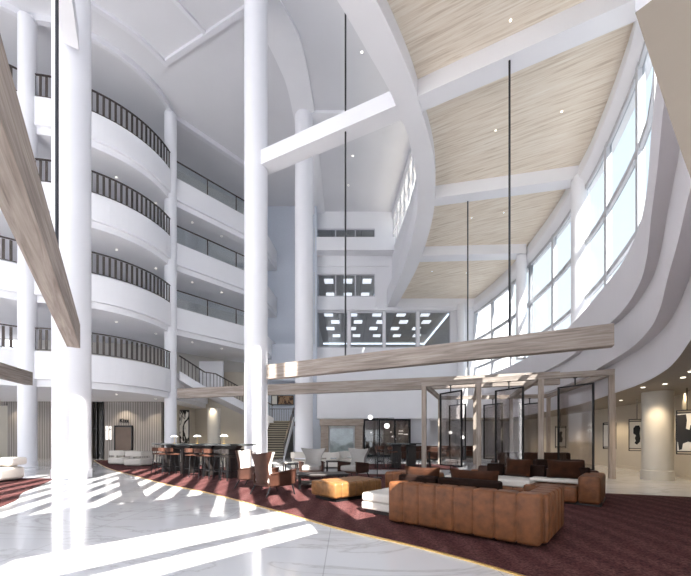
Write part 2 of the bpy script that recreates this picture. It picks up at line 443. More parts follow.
# ------------------------------------------------------------------ right side: stepped curved fascias, ledge and corridor soffit
struct('wall_right_fascia_upper', MB().sweep(T1, [(1.6, 5.80), (0, 5.80), (0, 4.55), (0.2, 4.55)]), FASC)
struct('wall_right_fascia_middle', MB().sweep(T1, [(0.2, 4.56), (0.18, 4.55), (0.18, 3.57), (0.9, 3.57)]), FASC)
struct('wall_right_fascia_lower', MB().sweep(T3, [(0.9, 3.58), (0.42, 3.575), (0.42, 2.66), (0.425, 2.65)]), FASC)
struct('ceiling_corridor', MB().sweep(T3, [(0.42, 2.65), (4.2, 2.65), (4.2, 2.75)]), TAUPE)
CW = catmull([(12.9, 27.0), (12.9, 23.5), (12.65, 20), (11.95, 15.6), (11.5, 13.4), (10.9, 11.5), (10.1, 10.1), (9.0, 8.3), (7.6, 6.2), (6.2, 4.2), (5.0, 2.6)], 5)
struct('wall_right_corridor', MB().strip(CW, offset(CW, -0.2), 0, 2.66), BEIGE)
struct('baseboard_right', MB().strip(offset(CW, 0.03), CW, 0, 0.12), BEIGE)

# window wall above the ledge
WN = catmull([(10.1, 27.0), (10.4, 25), (10.6, 21.7), (10.35, 18.5), (10.05, 16.2), (9.6, 14.2), (9.05, 12.2), (7.7, 8.9), (6.35, 7.0), (5.2, 5.4), (4.1, 4.0), (3.2, 2.6), (2.6, 1.2), (2.3, -0.4)], 6)
struct('wall_right_header', MB().sweep(WN, [(0.02, 12.2), (-0.20, 12.14), (-0.26, 11.75), (-0.26, 11.55), (0.0, 11.15), (0.3, 11.15), (0.3, 12.2)]), WHITE)
def along(path, s):
    d = 0
    for a, b in zip(path, path[1:]):
        l = math.hypot(b[0] - a[0], b[1] - a[1])
        if d + l >= s:
            t = (s - d) / l; return (a[0] + (b[0] - a[0]) * t, a[1] + (b[1] - a[1]) * t), math.atan2(b[1] - a[1], b[0] - a[0])
        d += l
    return path[-1], math.atan2(path[-1][1] - path[-2][1], path[-1][0] - path[-2][0])
def arclen(path): return sum(math.hypot(b[0] - a[0], b[1] - a[1]) for a, b in zip(path, path[1:]))
def near_s(path, y):
    d = 0
    for a, b in zip(path, path[1:]):
        if a[1] >= y >= b[1]: return d
        d += math.hypot(b[0] - a[0], b[1] - a[1])
    return d
bays = [0.0, near_s(WN, 19.3), near_s(WN, 13.9), near_s(WN, 6.8)]
for i in range(len(bays) - 1):
    s0, s1 = bays[i], bays[i + 1]
    n = max(2, round((s1 - s0) / 2.9))
    pts = [along(WN, s0 + (s1 - s0) * k / (n * 3))[0] for k in range(n * 3 + 1)]
    r = empty('window_%d' % (i + 1), (pts[0][0], pts[0][1], 5.8), kind='structure')
    fr = MB()
    for k in range(n + 1):
        p, a = along(WN, s0 + (s1 - s0) * k / n)
        fr.box((p[0], p[1], 8.5), (0.20, 0.16, 5.4), a)
    for z, h in ((5.86, 0.14), (6.78, 0.17), (8.95, 0.19), (11.1, 0.16)):
        for a, b in zip(pts, pts[1:]): fr.bar((a[0], a[1], z), (b[0], b[1], z), 0.12, h)
    fr.build('window_frame', FRAMEM, r, world=True)
    MB().sweep(pts, [(0.02, 5.82), (0.02, 11.15)]).build('pane', GLASSW, r, world=True)

NEAR = [p for p in WN if p[1] < 6.85]
struct('wall_right_sun_block', MB().strip(NEAR, offset(NEAR, -0.25), 5.8, 20.6), WHITE)  # solid wall added to keep sun off the hanging beams and pavilion
# ------------------------------------------------------------------ low timber ceiling, ring beam and cross beams
struct('ceiling_timber', MB().strip(mid(RL, RR, 0.6), [(p[0] + 0.1, p[1]) for p in WW], 12.14, 12.3), CEILW)
struct('trim_ring_beam', MB().strip(RL, RR, 11.6, 12.9), WHITE, smooth=False)
def beam(name, m, a, b, z0, z1, wd, label=None, cat=None, group=None, parent=None, bevel=0.0, world=False):
    a2, b2 = Vector((a[0], a[1])), Vector((b[0], b[1])); L = (b2 - a2).length; an = math.atan2(b2.y - a2.y, b2.x - a2.x)
    mb = MB().box((L / 2, 0, (z1 - z0) / 2), (L, wd, z1 - z0))
    o = mb.build(name, m, parent, bevel=bevel, rot=True)
    loc = Vector((a[0], a[1], z0))
    if parent is not None: loc = loc - Vector(ROOTS.get(parent.name, (0, 0, 0)))
    o.location = loc; o.rotation_euler = (0, 0, an)
    return tag(o, label, cat, group)
CB = []
xb = beam('ceiling_beam', WHITE, (-3.25, 13.38), (1.75, 10.98), 11.62, 12.16, 0.55, 'white beam running from the second tall column up to the curved ring', 'beam')
beam('ceiling_beam', WHITE, (2.2, 10.78), (7.9, 7.95), 11.62, 12.2, 0.55, 'nearest white beam crossing the pale timber ceiling', 'beam')
beam('ceiling_beam', WHITE, (3.6, 15.2), (9.45, 14.0), 11.62, 12.2, 0.55, 'second white beam across the timber ceiling, ending at a round window column', 'beam')
beam('ceiling_beam', WHITE, (4.1, 19.9), (10.1, 19.6), 11.62, 12.2, 0.7, 'third white beam across the timber ceiling, behind the thin hanging rod', 'beam')
beam('ceiling_beam', WHITE, (3.9, 27.0), (10.1, 27.0), 11.5, 12.2, 0.6, 'farthest white beam where the timber ceiling meets the rear wall', 'beam')
r = empty('window_20', (2.8, 7.15, 12.9), kind='structure')  # unseen open window, added to let in more diffuse sky light
MB().bz(-1.2, 6.6, 7.1, 7.2, 12.9, 13.1).bz(-1.2, 6.6, 7.1, 7.2, 20.3, 20.5).bz(-1.2, -1.0, 7.1, 7.2, 13, 20.5).bz(2.6, 2.75, 7.1, 7.2, 13, 20.5).bz(6.4, 6.6, 7.1, 7.2, 13, 20.5).build('window_frame', WHITE, r, world=True)
struct('trim_ceiling_end', MB().box((2.8, 7.15, 12.2), (7.6, 0.3, 1.4)), WHITE)

# drum wall above the ring: spandrel, clerestory glass, upper ceiling
RC = mid(RL, RR, 0.55)
struct('wall_drum_spandrel', MB().strip(RC, [(p[0] + 0.2, p[1]) for p in RC], 12.9, 15.9), WHITE)
struct('wall_drum_top', MB().strip(RC, [(p[0] + 0.2, p[1]) for p in RC], 18.55, 19.0), WHITE)
r = empty('window_6', (RC[0][0], RC[0][1], 15.9), kind='structure')
fr = MB()
for k in range(0, 81, 5):
    p = RC[k]; fr.box((p[0] + 0.1, p[1], 17.2), (0.12, 0.10, 2.7))
for z in (15.95, 17.3, 18.5):
    for a, b in zip(RC, RC[1:]): fr.bar((a[0] + .1, a[1], z), (b[0] + .1, b[1], z), 0.1, 0.1)
fr.build('window_frame', GREYW, r, world=True)
MB().sweep([(p[0] + 0.1, p[1]) for p in RC], [(0, 15.9), (0, 18.55)]).build('pane', GLASSW, r, world=True)

# ------------------------------------------------------------------ upper ceilings
EL = catmull([(-6.2, 9.0), (-4.75, 12.2), (-3.95, 14.2), (-3.5, 15.44), (-3.18, 16.4), (-2.96, 17.3), (-2.86, 18.9), (-2.85, 22), (-2.6, 27.2)], 6)
ER = catmull([(-5.4, 8.0), (-3.9, 11.2), (-3.2, 12.8), (-2.66, 13.94), (-2.16, 14.93), (-1.93, 15.8), (-1.70, 18.4), (-1.65, 22), (-1.6, 27.2)], 6)
struct('ceiling_upper_right', MB().strip([(-8.0, 4.0)] + ER, [(4.9, 4.0)] + [(4.9, y) for x, y in ER], 19.05, 19.3), WHITE2)
struct('trim_ceiling_arc', MB().strip(EL, ER, 18.95, 20.6), WHITE)
struct('ceiling_upper_left', MB().prism([(-27, 31), (4.8, 31), (4.8, 6.0), (2.5, -.9), (-9.2, -13.5), (-27, -13.5)], 20.55, 20.8), WHITE2)
struct('trim_ceiling_rib', MB().bz(-1.9, 2.6, 18.7, 19.4, 18.9, 19.05), WHITE)

# scalloped balcony edge: two arcs meeting at the left column, then straight towards the rear
CA = (-13.95, 15.6); CBP = (-10.15, 20.3)
cc = (-14.45, 20.0); RAD = 4.35
arcR = [(cc[0] + RAD * math.cos(a), cc[1] + RAD * math.sin(a)) for a in [math.radians(-91 + (95) * k / 28) for k in range(29)]]
arcL = catmull([(-14.5, 15.65), (-14.95, 15.25), (-15.7, 14.85), (-17, 14.6), (-19.5, 15.0), (-22, 16.2)], 6)
STR = [(-10.1, 20.5), (-6.05, 25.02)]
cor = mat('cornice_paint', (0.74, 0.74, 0.78), 0.6)
struct('trim_cornice_curved', MB().strip(arcR, [(cc[0] + (p[0] - cc[0]) * 0.95, cc[1] + (p[1] - cc[1]) * 0.95) for p in arcR], 20.25, 20.56), cor)
struct('trim_cornice_left', MB().strip(arcL, [(p[0], p[1] + 0.25) for p in arcL], 20.25, 20.56), cor)
struct('trim_cornice_straight', MB().strip(STR, offset(STR, -0.3), 20.25, 20.56), cor)
cf = catmull([(-17.0, 12.2), (-13.5, 13.2), (-11.2, 15.2), (-9.9, 16.4), (-9.06, 17.7)], 6)
struct('trim_coffer_arc', MB().strip(cf, offset(cf, -0.22), 20.40, 20.56), cor)
cf2 = [(-9.06, 17.7), (-4.3, 15.5)]
struct('trim_coffer_straight', MB().strip(cf2, offset(cf2, 0.22), 20.40, 20.56), cor)
cf3 = [(-6.45, 16.5), (-8.6, 13.4)]
struct('trim_coffer_branch', MB().strip(cf3, offset(cf3, 0.18), 20.43, 20.56), cor)

# ------------------------------------------------------------------ rear walls with office windows
def openings(name, m, x0, x1, z0, z1, y0, y1, holes):
    """wall slab with rectangular openings, rows bottom to top"""
    mb = MB(); zs = z0
    rows = sorted(set((h[2], h[3]) for h in holes))
    for (a, b) in rows:
        mb.bz(x0, x1, y0, y1, zs, a)
        xs = x0
        for h in sorted([h for h in holes if h[2] == a]):
            mb.bz(xs, h[0], y0, y1, a, b); xs = h[1]
        mb.bz(xs, x1, y0, y1, a, b); zs = b
    mb.bz(x0, x1, y0, y1, zs, z1)
    return struct(name, mb, m)
def ux(u, y): return (u / F - 1) * y
W3 = [(ux(316.5, 27), ux(347.5, 27)), (ux(350.5, 27), ux(383, 27)), (ux(385.5, 27), ux(416.5, 27)), (ux(419.5, 27), ux(450.5, 27))]
holes = [(a, b, 8.4, 11.25) for a, b in W3] + [(ux(316, 27), ux(375, 27), 12.4, 14.2), (ux(316, 27), ux(375, 27), 16.65, 17.75)]
openings('wall_rear', WHITE, -2.3, 13.2, 2.7, 19.2, 27.0, 27.35, holes)
wi = 7
def pane_window(x0, x1, z0, z1, nv, y=27.0):
    global wi
    r = empty('window_%d' % wi, ((x0 + x1) / 2, y, z0), kind='structure'); wi += 1
    fr = MB(); fw = 0.09
    fr.bz(x0, x1, y + .05, y + .2, z0, z0 + fw); fr.bz(x0, x1, y + .05, y + .2, z1 - fw, z1)
    for k in range(nv + 1):
        x = x0 + (x1 - x0) * k / nv; fr.bz(x - fw / 2, x + fw / 2, y + .05, y + .2, z0, z1)
    fr.build('window_frame', GREYW, r, world=True)
    MB().bz(x0, x1, y + .11, y + .13, z0, z1).build('pane', GLASSO, r, world=True)
for a, b in W3: pane_window(a, b, 8.4, 11.25, 1)
pane_window(ux(316, 27), ux(375, 27), 12.4, 14.2, 3)
pane_window(ux(316, 27), ux(375, 27), 16.65, 17.75, 3)
# offices behind the rear glass
office = mat('office_wall_paint', (0.55, 0.54, 0.52), 0.8)
for (x0, x1, z0, z1) in ((-2.4, 8.4, 7.6, 11.6), (-2.4, 2.6, 12.0, 14.5), (-2.4, 2.6, 16.2, 18.0)):
    struct('wall_office', MB().bz(x0, x1, 36.9, 37.1, z0, z1 - .2).bz(x0 - .1, x0, 27.4, 37, z0, z1).bz(x1, x1 + .1, 27.4, 37, z0, z1 - .25), office)
    struct('ceiling_office', MB().bz(x0, x1, 27.36, 37, z1, z1 + .1), TILEC)
    struct('floor_office', MB().bz(x0, x1, 27.36, 37, z0 - .1, z0), office)
trof = MB().box((0, 0, -0.02), (0.72, 0.80, 0.03)).build('office_ceiling_light', LAMPO, rot=True)
tag(trof, None, 'ceiling light')
tl = []
for k, (rows, xs, z, lab) in enumerate((((28.6, 30.4, 32.2, 34.4), [-1.4 + 2.0 * i for i in range(5)], 11.6, 'lit rectangular office ceiling light behind the lowest row of rear windows'),
                          ((28.9, 31.6), [-1.4, 0.2, 1.8], 14.5, 'lit rectangular office ceiling light behind the middle rear window'),
                          ((29.5,), [-1.4, 0.2, 1.8], 18.0, 'lit rectangular office ceiling light behind the top rear window'))):
    for y in rows:
        for x in xs: tl.append((x + (0.5 if y in (30.4, 34.4) else 0), y, z, lab, 'office ceiling lights, row %s' % ('low', 'middle', 'top')[k]))
for i, (x, y, z, lab, g) in enumerate(tl):
    o = trof if i == 0 else trof.copy()
    if i: COL.objects.link(o)
    o.location = (x, y, z); o['label'] = lab; o['group'] = g; o['category'] = 'ceiling light'
# ledges in front of the rear wall
struct('trim_rear_ledge', MB().bz(-2.2, 4.0, 26.2, 27.0, 15.6, 16.6), WHITE)
struct('trim_rear_band', MB().bz(-2.3, 3.4, 26.9, 27.0, 14.75, 14.85).bz(2.35, 2.45, 26.9, 27.0, 11.6, 14.85), WHITE)
struct('trim_rear_sill', MB().bz(-2.3, 9.9, 26.8, 27.0, 11.3, 11.5), WHITE)
# low white block in front of the rear wall with fireplace and display cabinet below
struct('wall_rear_block', MB().bz(ux(317, 24.5), 8.2, 24.5, 26.95, 2.72, 5.74), WHITE)
struct('wall_rear_lower', MB().bz(ux(410.5, 24.9), 6.1, 24.9, 26.9, 0, 2.72).bz(6.1, 12.9, 26.9, 27.1, 0, 2.72), GREYW)
struct('wall_rear_recess', MB().bz(-2.6, 5.0, 25.9, 26.2, 0, 2.72), BLUEW)
struct('ceiling_rear_lobby', MB().bz(8.2, 13.0, 24.0, 27.0, 2.66, 2.75), TAUPE)
# pale blue-grey wall behind the stair
struct('wall_stair', MB().bz(-7.4, -2.2, 28.6, 28.8, 0, 20.6).bz(-2.35, -2.2, 26.2, 28.6, 0, 20.6), BLUEW)
struct('wall_stair_band', MB().bz(-7.4, -2.35, 28.45, 28.6, 8.6, 8.7), WHITE)
struct('wall_stair_lintel', MB().bz(-6.1, -2.35, 27.3, 27.5, 5.9, 8.8), BLUEW)

# ------------------------------------------------------------------ balcony slabs and corridor walls
DECK = [5.24, 9.09, 12.94, 16.79]
back = [(-5.6, 29.2), (-9.0, 29.2), (-13.8, 24.0), (-24, 22.5)]
edge = arcL[::-1][:-1] + arcR + STR
edge1 = arcL[::-1][:-1] + arcR + [(-10.15, 20.8), (-10.6, 26.6)]
for i, d in enumerate(DECK):
    E = edge1 if i == 0 else edge
    B = [(-12.6, 27.6), (-14, 24), (-24, 22.5)] if i == 0 else back
    struct('balcony_slab', MB().prism(E + B, d - 1.28, d), WHITE)
    E2 = offset(E, -0.14)
    struct('balcony_soffit', MB().prism(E2 + B, d - 1.6, d - 1.28), WHITE)
WBK = [(-26, 20.5), (-14.2, 22.6), (-10.6, 26.2), (-7.4, 29.0)]
struct('wall_left_corridor', MB().strip(WBK, offset(WBK, -0.2), 5.24, 20.56), mat('corridor_wall_paint', (0.58, 0.56, 0.53), 0.7))
# windows in the left corridor wall, daylight put into glowing panes
for z, (xa, xb) in ((5.3, (-22.2, -20.2)), (9.15, (-22.3, -21.0))):
    r = empty('window_%d' % wi, ((xa + xb) / 2, 20.9, z), kind='structure'); wi += 1
    ya = 20.5 + (xa + 26) * 0.178 - 0.06; yb = 20.5 + (xb + 26) * 0.178 - 0.06
    MB().strip([(xa, ya), (xb, yb)], [(xa, ya + .02), (xb, yb + .02)], z + .1, z + 2.1).build('pane', LITW, r, world=True)
    f = MB()
    for k in range(3):
        t = k / 2; f.box((xa + (xb - xa) * t, ya + (yb - ya) * t - .02, z + 1.1), (.07, .07, 2.1))
    f.build('window_frame', GREYW, r, world=True)

# ground floor, left: panelled lift wall
gw = MB().bz(-24, ux(8, 22), 21.9, 22.3, 3.4, 3.8).bz(ux(9, 22), ux(91, 22), 21.9, 22.3, 0, 3.8).bz(ux(103.5, 22), ux(161, 22), 22.0, 22.4, 0, 3.8)
struct('wall_left_panelling', gw, PANEL)
struct('wall_left_ground', MB().bz(-26, -12, 23.2, 23.4, 0, 3.8).bz(-12.6, ux(161, 22) , 22.2, 27, 0, 3.8).bz(-12, -6.4, 27, 27.3, 0, 6.5), BEIGE)
r = empty('door_1', (ux(98, 22), 22, 0), kind='structure')
MB().bz(ux(90, 22), ux(103.5, 22), 22.15, 22.25, 0, 3.75).build('door_panel', mat('dark_glass_door', (0.03, 0.028, 0.025), 0.12), r, world=True)
MB().bz(ux(96, 22), ux(96.5, 22), 22.05, 22.15, 0.0, 3.75).bz(ux(103, 22), ux(104, 22), 21.93, 22.15, 0, 3.75).build('door_frame', BLACK, r, world=True)
MB().bz(ux(93, 22), ux(96, 22), 22.02, 22.08, 1.9, 1.97).build('door_handle', ROD, r, world=True)
r = empty('door_2', (ux(124, 22), 22, 0), kind='structure')
MB().bz(ux(116, 22), ux(132, 22), 21.93, 21.99, 0, 2.02).build('door_panel', ESP, r, world=True)
MB().bz(ux(115, 22), ux(116, 22), 21.9, 22.0, 0, 2.12).bz(ux(132, 22), ux(133, 22), 21.9, 22.0, 0, 2.12).bz(ux(115, 22), ux(133, 22), 21.9, 22.0, 2.02, 2.12).build('door_frame', BLACK, r, world=True)
for k, u in enumerate((107.5, 111)):
    r = empty('wall_sconce', (ux(u, 22), 21.95, 1.2), 0, ['left of the two glowing white vertical sconces beside the lift door', 'right of the two glowing white vertical sconces, next to the brown lift door'][k], 'wall lamp')
    MB().box((0, 0, .45), (.13 - .05 * k, .06, .86)).build('lamp_shade', LAMPW, r, bevel=.02)
    MB().box((0.02, -0.04, .62 + .05 * k), (.05, .03, .12)).build('fitting', BLACK, r)
# sign over the lift door
def letters(name, text, size, loc, m):
    cu = bpy.data.curves.new(name, 'FONT'); cu.body = text; cu.size = size; cu.extrude = 0.012; cu.offset = 0.008; cu.align_x = 'CENTER'
    tmp = bpy.data.objects.new(name + '_curve', cu); COL.objects.link(tmp)
    me = bpy.data.meshes.new_from_object(tmp.evaluated_get(bpy.context.evaluated_depsgraph_get()))
    bpy.data.objects.remove(tmp); me.materials.clear(); me.materials.append(m)
    o = bpy.data.objects.new(name, me); COL.objects.link(o); o.location = loc; o.rotation_euler = (PI / 2, 0, 0)
    return o
to = letters('wall_sign', 'Kizz', 0.34, (ux(124.5, 22), 21.96, 2.32), BLACK)
tag(to, 'black lettering fixed to the panelled wall above the lift door', 'sign')

# ------------------------------------------------------------------ behind the camera: added gobo facade, openings and fins shaped to cast the sun patches
fa = Vector((2.15, -1.3)); fd = Vector((-0.68, -0.733)).normalized()
fang = math.atan2(fd.y, fd.x)
def fac(s0, s1, z0, z1, mb, th=0.2):
    c = fa + fd * ((s0 + s1) / 2)
    mb.box((c.x, c.y, (z0 + z1) / 2), (s1 - s0, th, z1 - z0), fang)
mb = MB()
fac(0, 16, 0, 5.95, mb); fac(0, 0.7, 5.95, 7.75, mb); fac(4.4, 16, 5.95, 7.75, mb); fac(0, 2.4, 7.75, 8.0, mb); fac(2.4, 16, 7.75, 10.4, mb); fac(0, 16, 19.3, 20.6, mb)
struct('wall_front_gobo', mb, WHITE)  # unseen wall, its gaps cut to place the sun patch on the floor
r = empty('window_%d' % wi, (fa.x, fa.y, 5.5), kind='structure'); wi += 1
mb = MB(); fac(0.7, 4.4, 6.64, 6.70, mb); fac(0.7, 4.4, 5.95, 6.0, mb); mb.build('window_frame', WHITE, r, world=True)  # unseen band opening, its transom set to draw the line in the sun patch
r = empty('window_%d' % wi, (fa.x, fa.y, 10.4), kind='structure'); wi += 1
mb = MB()
k = 0
while k * 0.62 < 16:
    fac(k * 0.62, k * 0.62 + 0.27, 8.0 if k < 4 else 10.4, 19.3, mb, 0.12); k += 1
mb.build('window_frame', WHITE, r, world=True)  # unseen fins, spaced to stripe the sunlight across the rug
struct('wall_left', MB().bz(-26, -25.8, -12, 31, 0, 20.6), WHITE)

# ------------------------------------------------------------------ columns
def column(x, y, rad, z1, m, label, base=0.0, z0=0.0):
    r = empty('column', (x, y, z0), 0, label, 'column')
    MB().lathe([(rad, 0), (rad, z1 - z0)], n=48).build('shaft', m, r, smooth='auto')
    if base: MB().lathe([(rad + .025, 0), (rad + .025, base), (rad + .005, base + .02)], n=48).build('plinth', m, r, smooth='auto')
    return r
column(-8.67, 10.95, .50, 20.6, COLW, 'thick white round column standing alone on the marble, nearest on the left', .28)
column(-3.47, 13.4, .44, 20.6, COLW, 'tall white round column behind the long bar table, holding the diagonal white beam', .25)
column(-2.28, 19.0, .49, 18.95, COLW, 'tall white round column between the staircase and the stone fireplace', .25)
column(CA[0] - .50, CA[1] + .1, .34, 20.3, COLW, 'slim white round column at the far left where two balcony curves meet', .2)
column(CBP[0] - .13, CBP[1] , .33, 20.3, COLW, 'slim white round column at the right end of the curved balconies', .2)
column(9.43, 10.45, .37, 2.65, BEIGEC, 'short beige round column under the low corridor ceiling between two hanging artworks', .28)
column(ux(214, 23.6), 23.6, .43, 3.35, BEIGEC, 'beige round column under the stair, behind the long bar table')
column(9.4, 13.85, .31, 11.7, WHITE, 'nearer round white column between the tall curved windows', z0=5.8)
column(9.95, 19.55, .27, 11.6, WHITE, 'farther round white column between the tall curved windows', z0=5.8)
column(8.9, 26.6, .3, 11.6, WHITE, 'round white column at the rear end of the curved windows', z0=5.8)
beam('ceiling_beam', WHITE, (-8.3, 10.45), (-5.2, 5.4), 13.1, 13.7, 0.38, 'short white beam fixed high on the thick left column', 'beam')

# ------------------------------------------------------------------ balcony railings
def railing(path, z, label, step=0.27, glassy=False, solid=True):
    r = empty('balcony_railing', (path[0][0], path[0][1], z), 0, label, 'railing')
    h = MB()
    for a, b in zip(path, path[1:]): h.bar((a[0], a[1], z + 1.05), (b[0], b[1], z + 1.05), 0.07, 0.05)
    h.build('handrail', RAILM, r, world=True)
    L = arclen(path)
    if glassy:
        n = max(1, round(L / 1.9))
        for k in range(n + 1):
            p, a = along(path, min(L - .01, L * k / n))
            MB().box((p[0], p[1], z + .52), (.05, .05, 1.04), a).build('post', RAILM, r, world=True)
        for k in range(n):
            p, a = along(path, L * k / n + .06); q, a = along(path, L * (k + 1) / n - .06)
            MB().bar((p[0], p[1], z + .52), (q[0], q[1], z + .52), 0.015, 0.95).build('glass_panel', GLASSR, r, world=True)
    else:
        b = MB()
        for a_, b_ in zip(path, path[1:]): b.bar((a_[0], a_[1], z + .08), (b_[0], b_[1], z + .08), 0.03, 0.03)
        b.build('bottom_rail', RAILM, r, world=True)
        n = max(2, int(L / step))
        for k in range(n):
            p, a = along(path, L * (k + .5) / n)
            if solid:
                MB().box((p[0], p[1], z + .54), (.10, .025, .9), a).build('baluster', SLAT, r, world=True)
            else:
                MB().box((p[0], p[1], z + .54), (.03, .025, .9), a).build('baluster', RAILM, r, world=True)
    return r
lv = ['first', 'second', 'third', 'top']
inR = [(cc[0] + (p[0] - cc[0]) * 0.985, cc[1] + (p[1] - cc[1]) * 0.985) for p in arcR]
inL = [(p[0], p[1] + .07) for p in arcL]
for i, d in enumerate(DECK):
    railing(inR[1:-1], d, 'bronze slatted railing on the %s curved balcony floor, between the slim columns' % lv[i], 0.24)
    railing(inL[2:26], d, 'slatted railing of the %s balcony floor at the far left edge' % lv[i], 0.24)
    if i: railing(offset(STR, -0.08), d, 'glass railing with dark handrail on the %s floor of the straight gallery' % lv[i], glassy=True)

# ------------------------------------------------------------------ staircase
st = empty('staircase', (-4.8, 22.0, 0), 0, 'staircase with stone treads rising between the second and third tall columns', 'staircase')
tr = MB()
for k in range(16):
    y0 = 22.0 + k * .25; tr.bz(-5.6, -3.95, y0, y0 + .25 + .02, 0, 0.164 * (k + 1))
tr.bz(-5.9, -3.95, 26.0, 27.25, 2.3, 2.62)
tr.build('treads', STEPM, st, world=True)
for k in range(16):
    MB().bz(-5.58, -3.96, 21.97 + k * .25, 22.02 + k * .25, 0.164 * (k + 1) - .05, 0.164 * (k + 1) + .005).build('nosing', mat('stair_nosing', (0.40, 0.35, 0.25), 0.5) if k == 0 else bpy.data.materials['stair_nosing'], st, world=True)
for x, nm in ((-3.9, 'right'), (-5.65, 'left')):
    MB().add([(x - .04, 21.9, 0), (x - .04, 26.0, 2.40), (x - .04, 26.0, 2.95), (x - .04, 21.9, .35), (x + .04, 21.9, 0), (x + .04, 26.0, 2.40), (x + .04, 26.0, 2.95), (x + .04, 21.9, .35)],
             [(0, 1, 2, 3), (7, 6, 5, 4), (0, 4, 5, 1), (1, 5, 6, 2), (2, 6, 7, 3), (3, 7, 4, 0)]).build('stringer', WHITE, st, world=True)
hr = MB().bar((-3.9, 21.9, 1.0), (-3.9, 26.0, 3.62), .06, .06).bar((-3.9, 26.0, 3.62), (-3.9, 26.0, 2.6), .05).bar((-3.9, 21.9, 1.0), (-3.9, 21.9, .2), .05)
hr.build('handrail', RAILM, st, world=True)
MB().add([(-3.91, 21.95, .4), (-3.91, 25.95, 2.95), (-3.91, 25.95, 3.5), (-3.91, 21.95, .95)], [(0, 1, 2, 3)]).build('glass_panel', glass('smoked_glass', (.35, .35, .36), .1), st, world=True)
# landing railing
lr = empty('landing_railing', (-4.8, 26.1, 2.62), 0, 'dark baluster railing across the stair landing, below the framed picture', 'railing')
MB().bar((-5.9, 26.9, 3.62), (-3.9, 26.9, 3.62), .06, .05).build('handrail', RAILM, lr, world=True)
for k in range(15):
    MB().box((-5.8 + k * .135, 26.9, 3.12), (.025, .03, .98)).build('baluster', RAILM, lr, world=True)
# upper flight, coming down from the first floor behind the straight gallery
uf = empty('stair_flight', (-8.5, 22.3, 3.0), 0, 'upper stair flight descending behind the long timber beam, between slim and tall columns', 'staircase')
def sp(s): return (-10.05 + 3 * s, 20.6 + 3.35 * s)
segs_ = [(0.03, 0.377, 5.2, 4.45), (0.377, 0.54, 4.45, 4.45), (0.54, 1.55, 4.45, 2.72)]
for (s0, s1, z0, z1) in segs_:
    a = sp(s0); b = sp(s1); n_ = (0.745, -0.667)
    w0 = -1.5
    A = (a[0], a[1]); B = (b[0], b[1]); A2 = (a[0] - n_[0] * 1.5, a[1] + .667 * 1.5); B2 = (b[0] - n_[0] * 1.5, b[1] + .667 * 1.5)
    MB().add([(*A, z0), (*B, z1), (*B2, z1), (*A2, z0), (*A, z0 - .3), (*B, z1 - .3), (*B2, z1 - .3), (*A2, z0 - .3)],
             [(0, 1, 2, 3), (7, 6, 5, 4), (0, 4, 5, 1), (1, 5, 6, 2), (2, 6, 7, 3), (3, 7, 4, 0)]).build('flight_slab', GREYW, uf, world=True)
    MB().add([(A[0] + .05, A[1] - .05, z0 - .4), (B[0] + .05, B[1] - .05, z1 - .4), (B[0] + .05, B[1] - .05, z1 + .12), (A[0] + .05, A[1] - .05, z0 + .12),
              (A[0], A[1], z0 - .4), (B[0], B[1], z1 - .4), (B[0], B[1], z1 + .12), (A[0], A[1], z0 + .12)],
             [(0, 1, 2, 3), (7, 6, 5, 4), (0, 4, 5, 1), (1, 5, 6, 2), (2, 6, 7, 3), (3, 7, 4, 0)]).build('stringer', WHITE, uf, world=True)
ur = empty('stair_railing', (-8.5, 22.3, 4.45), 0, 'dark sloping railing on the upper stair flight beside the slim column', 'railing')
h = MB()
for (s0, s1, z0, z1) in segs_:
    a = sp(s0); b = sp(s1); h.bar((*a, z0 + 1.05), (*b, z1 + 1.05), .07, .06)
h.build('handrail', RAILM, ur, world=True)
for (s0, s1, z0, z1) in segs_:
    n = int((s1 - s0) / .045)
    for k in range(n):
        t = (k + .5) / n; s_ = s0 + (s1 - s0) * t; p = sp(s_); z = z0 + (z1 - z0) * t
        MB().box((p[0], p[1], z + .55), (.03, .03, 1.0)).build('baluster', RAILM, ur, world=True)
struct('wall_gallery_parapet', MB().bz(-10.6, -8.9, 25.0, 25.3, 4.6, 6.9), WHITE)
pic = empty('framed_picture', (ux(282.5, 28.4), 28.4, 4.1), 0, 'dark framed brown picture hanging above the stair landing', 'picture')
MB().box((0, 0, .38), (1.85, .06, .78)).build('picture_frame', BLACK, pic)
MB().box((.25, -.035, .38), (1.2, .02, .68)).build('image', artmat('brown_abstract', .5, 4, (.05, .02, .01), (.34, .2, .1)), pic)
MB().box((-.65, -.035, .38), (.4, .02, .68)).build('mount', PAGE, pic)

# ------------------------------------------------------------------ rugs
def strip_poly_mesh(poly, z0, z1): return MB().prism(poly, z0, z1)
BR = catmull([(-14.7, 20.2), (-10.2, 14.8), (-6.73, 11.2), (-4.7, 9.2), (-2.97, 7.68), (-.98, 5.62), (-.07, 4.63), (.78, 3.87), (1.52, 3.06), (2.3, 1.9), (2.9, .4), (3.0, -1.0)], 6)
far = [(4.0, -1.0), (4.9, 3.4), (6.6, 6.0), (7.27, 7.2), (5.84, 7.72), (5.3, 9.0), (3.8, 10.9), (2.0, 11.9), (-1.0, 12.4), (-3.0, 12.6), (-4.0, 12.7), (-4.6, 14.5), (-7, 16.6), (-10.5, 18.6), (-12.2, 20.9)]
rug = MB().prism(BR + far, 0.0, 0.012)
tag(rug.build('area_rug', RUG), 'large maroon rug with a curved brass edge under the sofas and bar table', 'rug')
be = MB()
for a, b in zip(BR, BR[1:]): be.bar((a[0], a[1], .008), (b[0], b[1], .008), .03, .018)
tag(be.build('brass_edging', BRASS), 'thin curved brass strip between the maroon rug and the marble', 'edging')
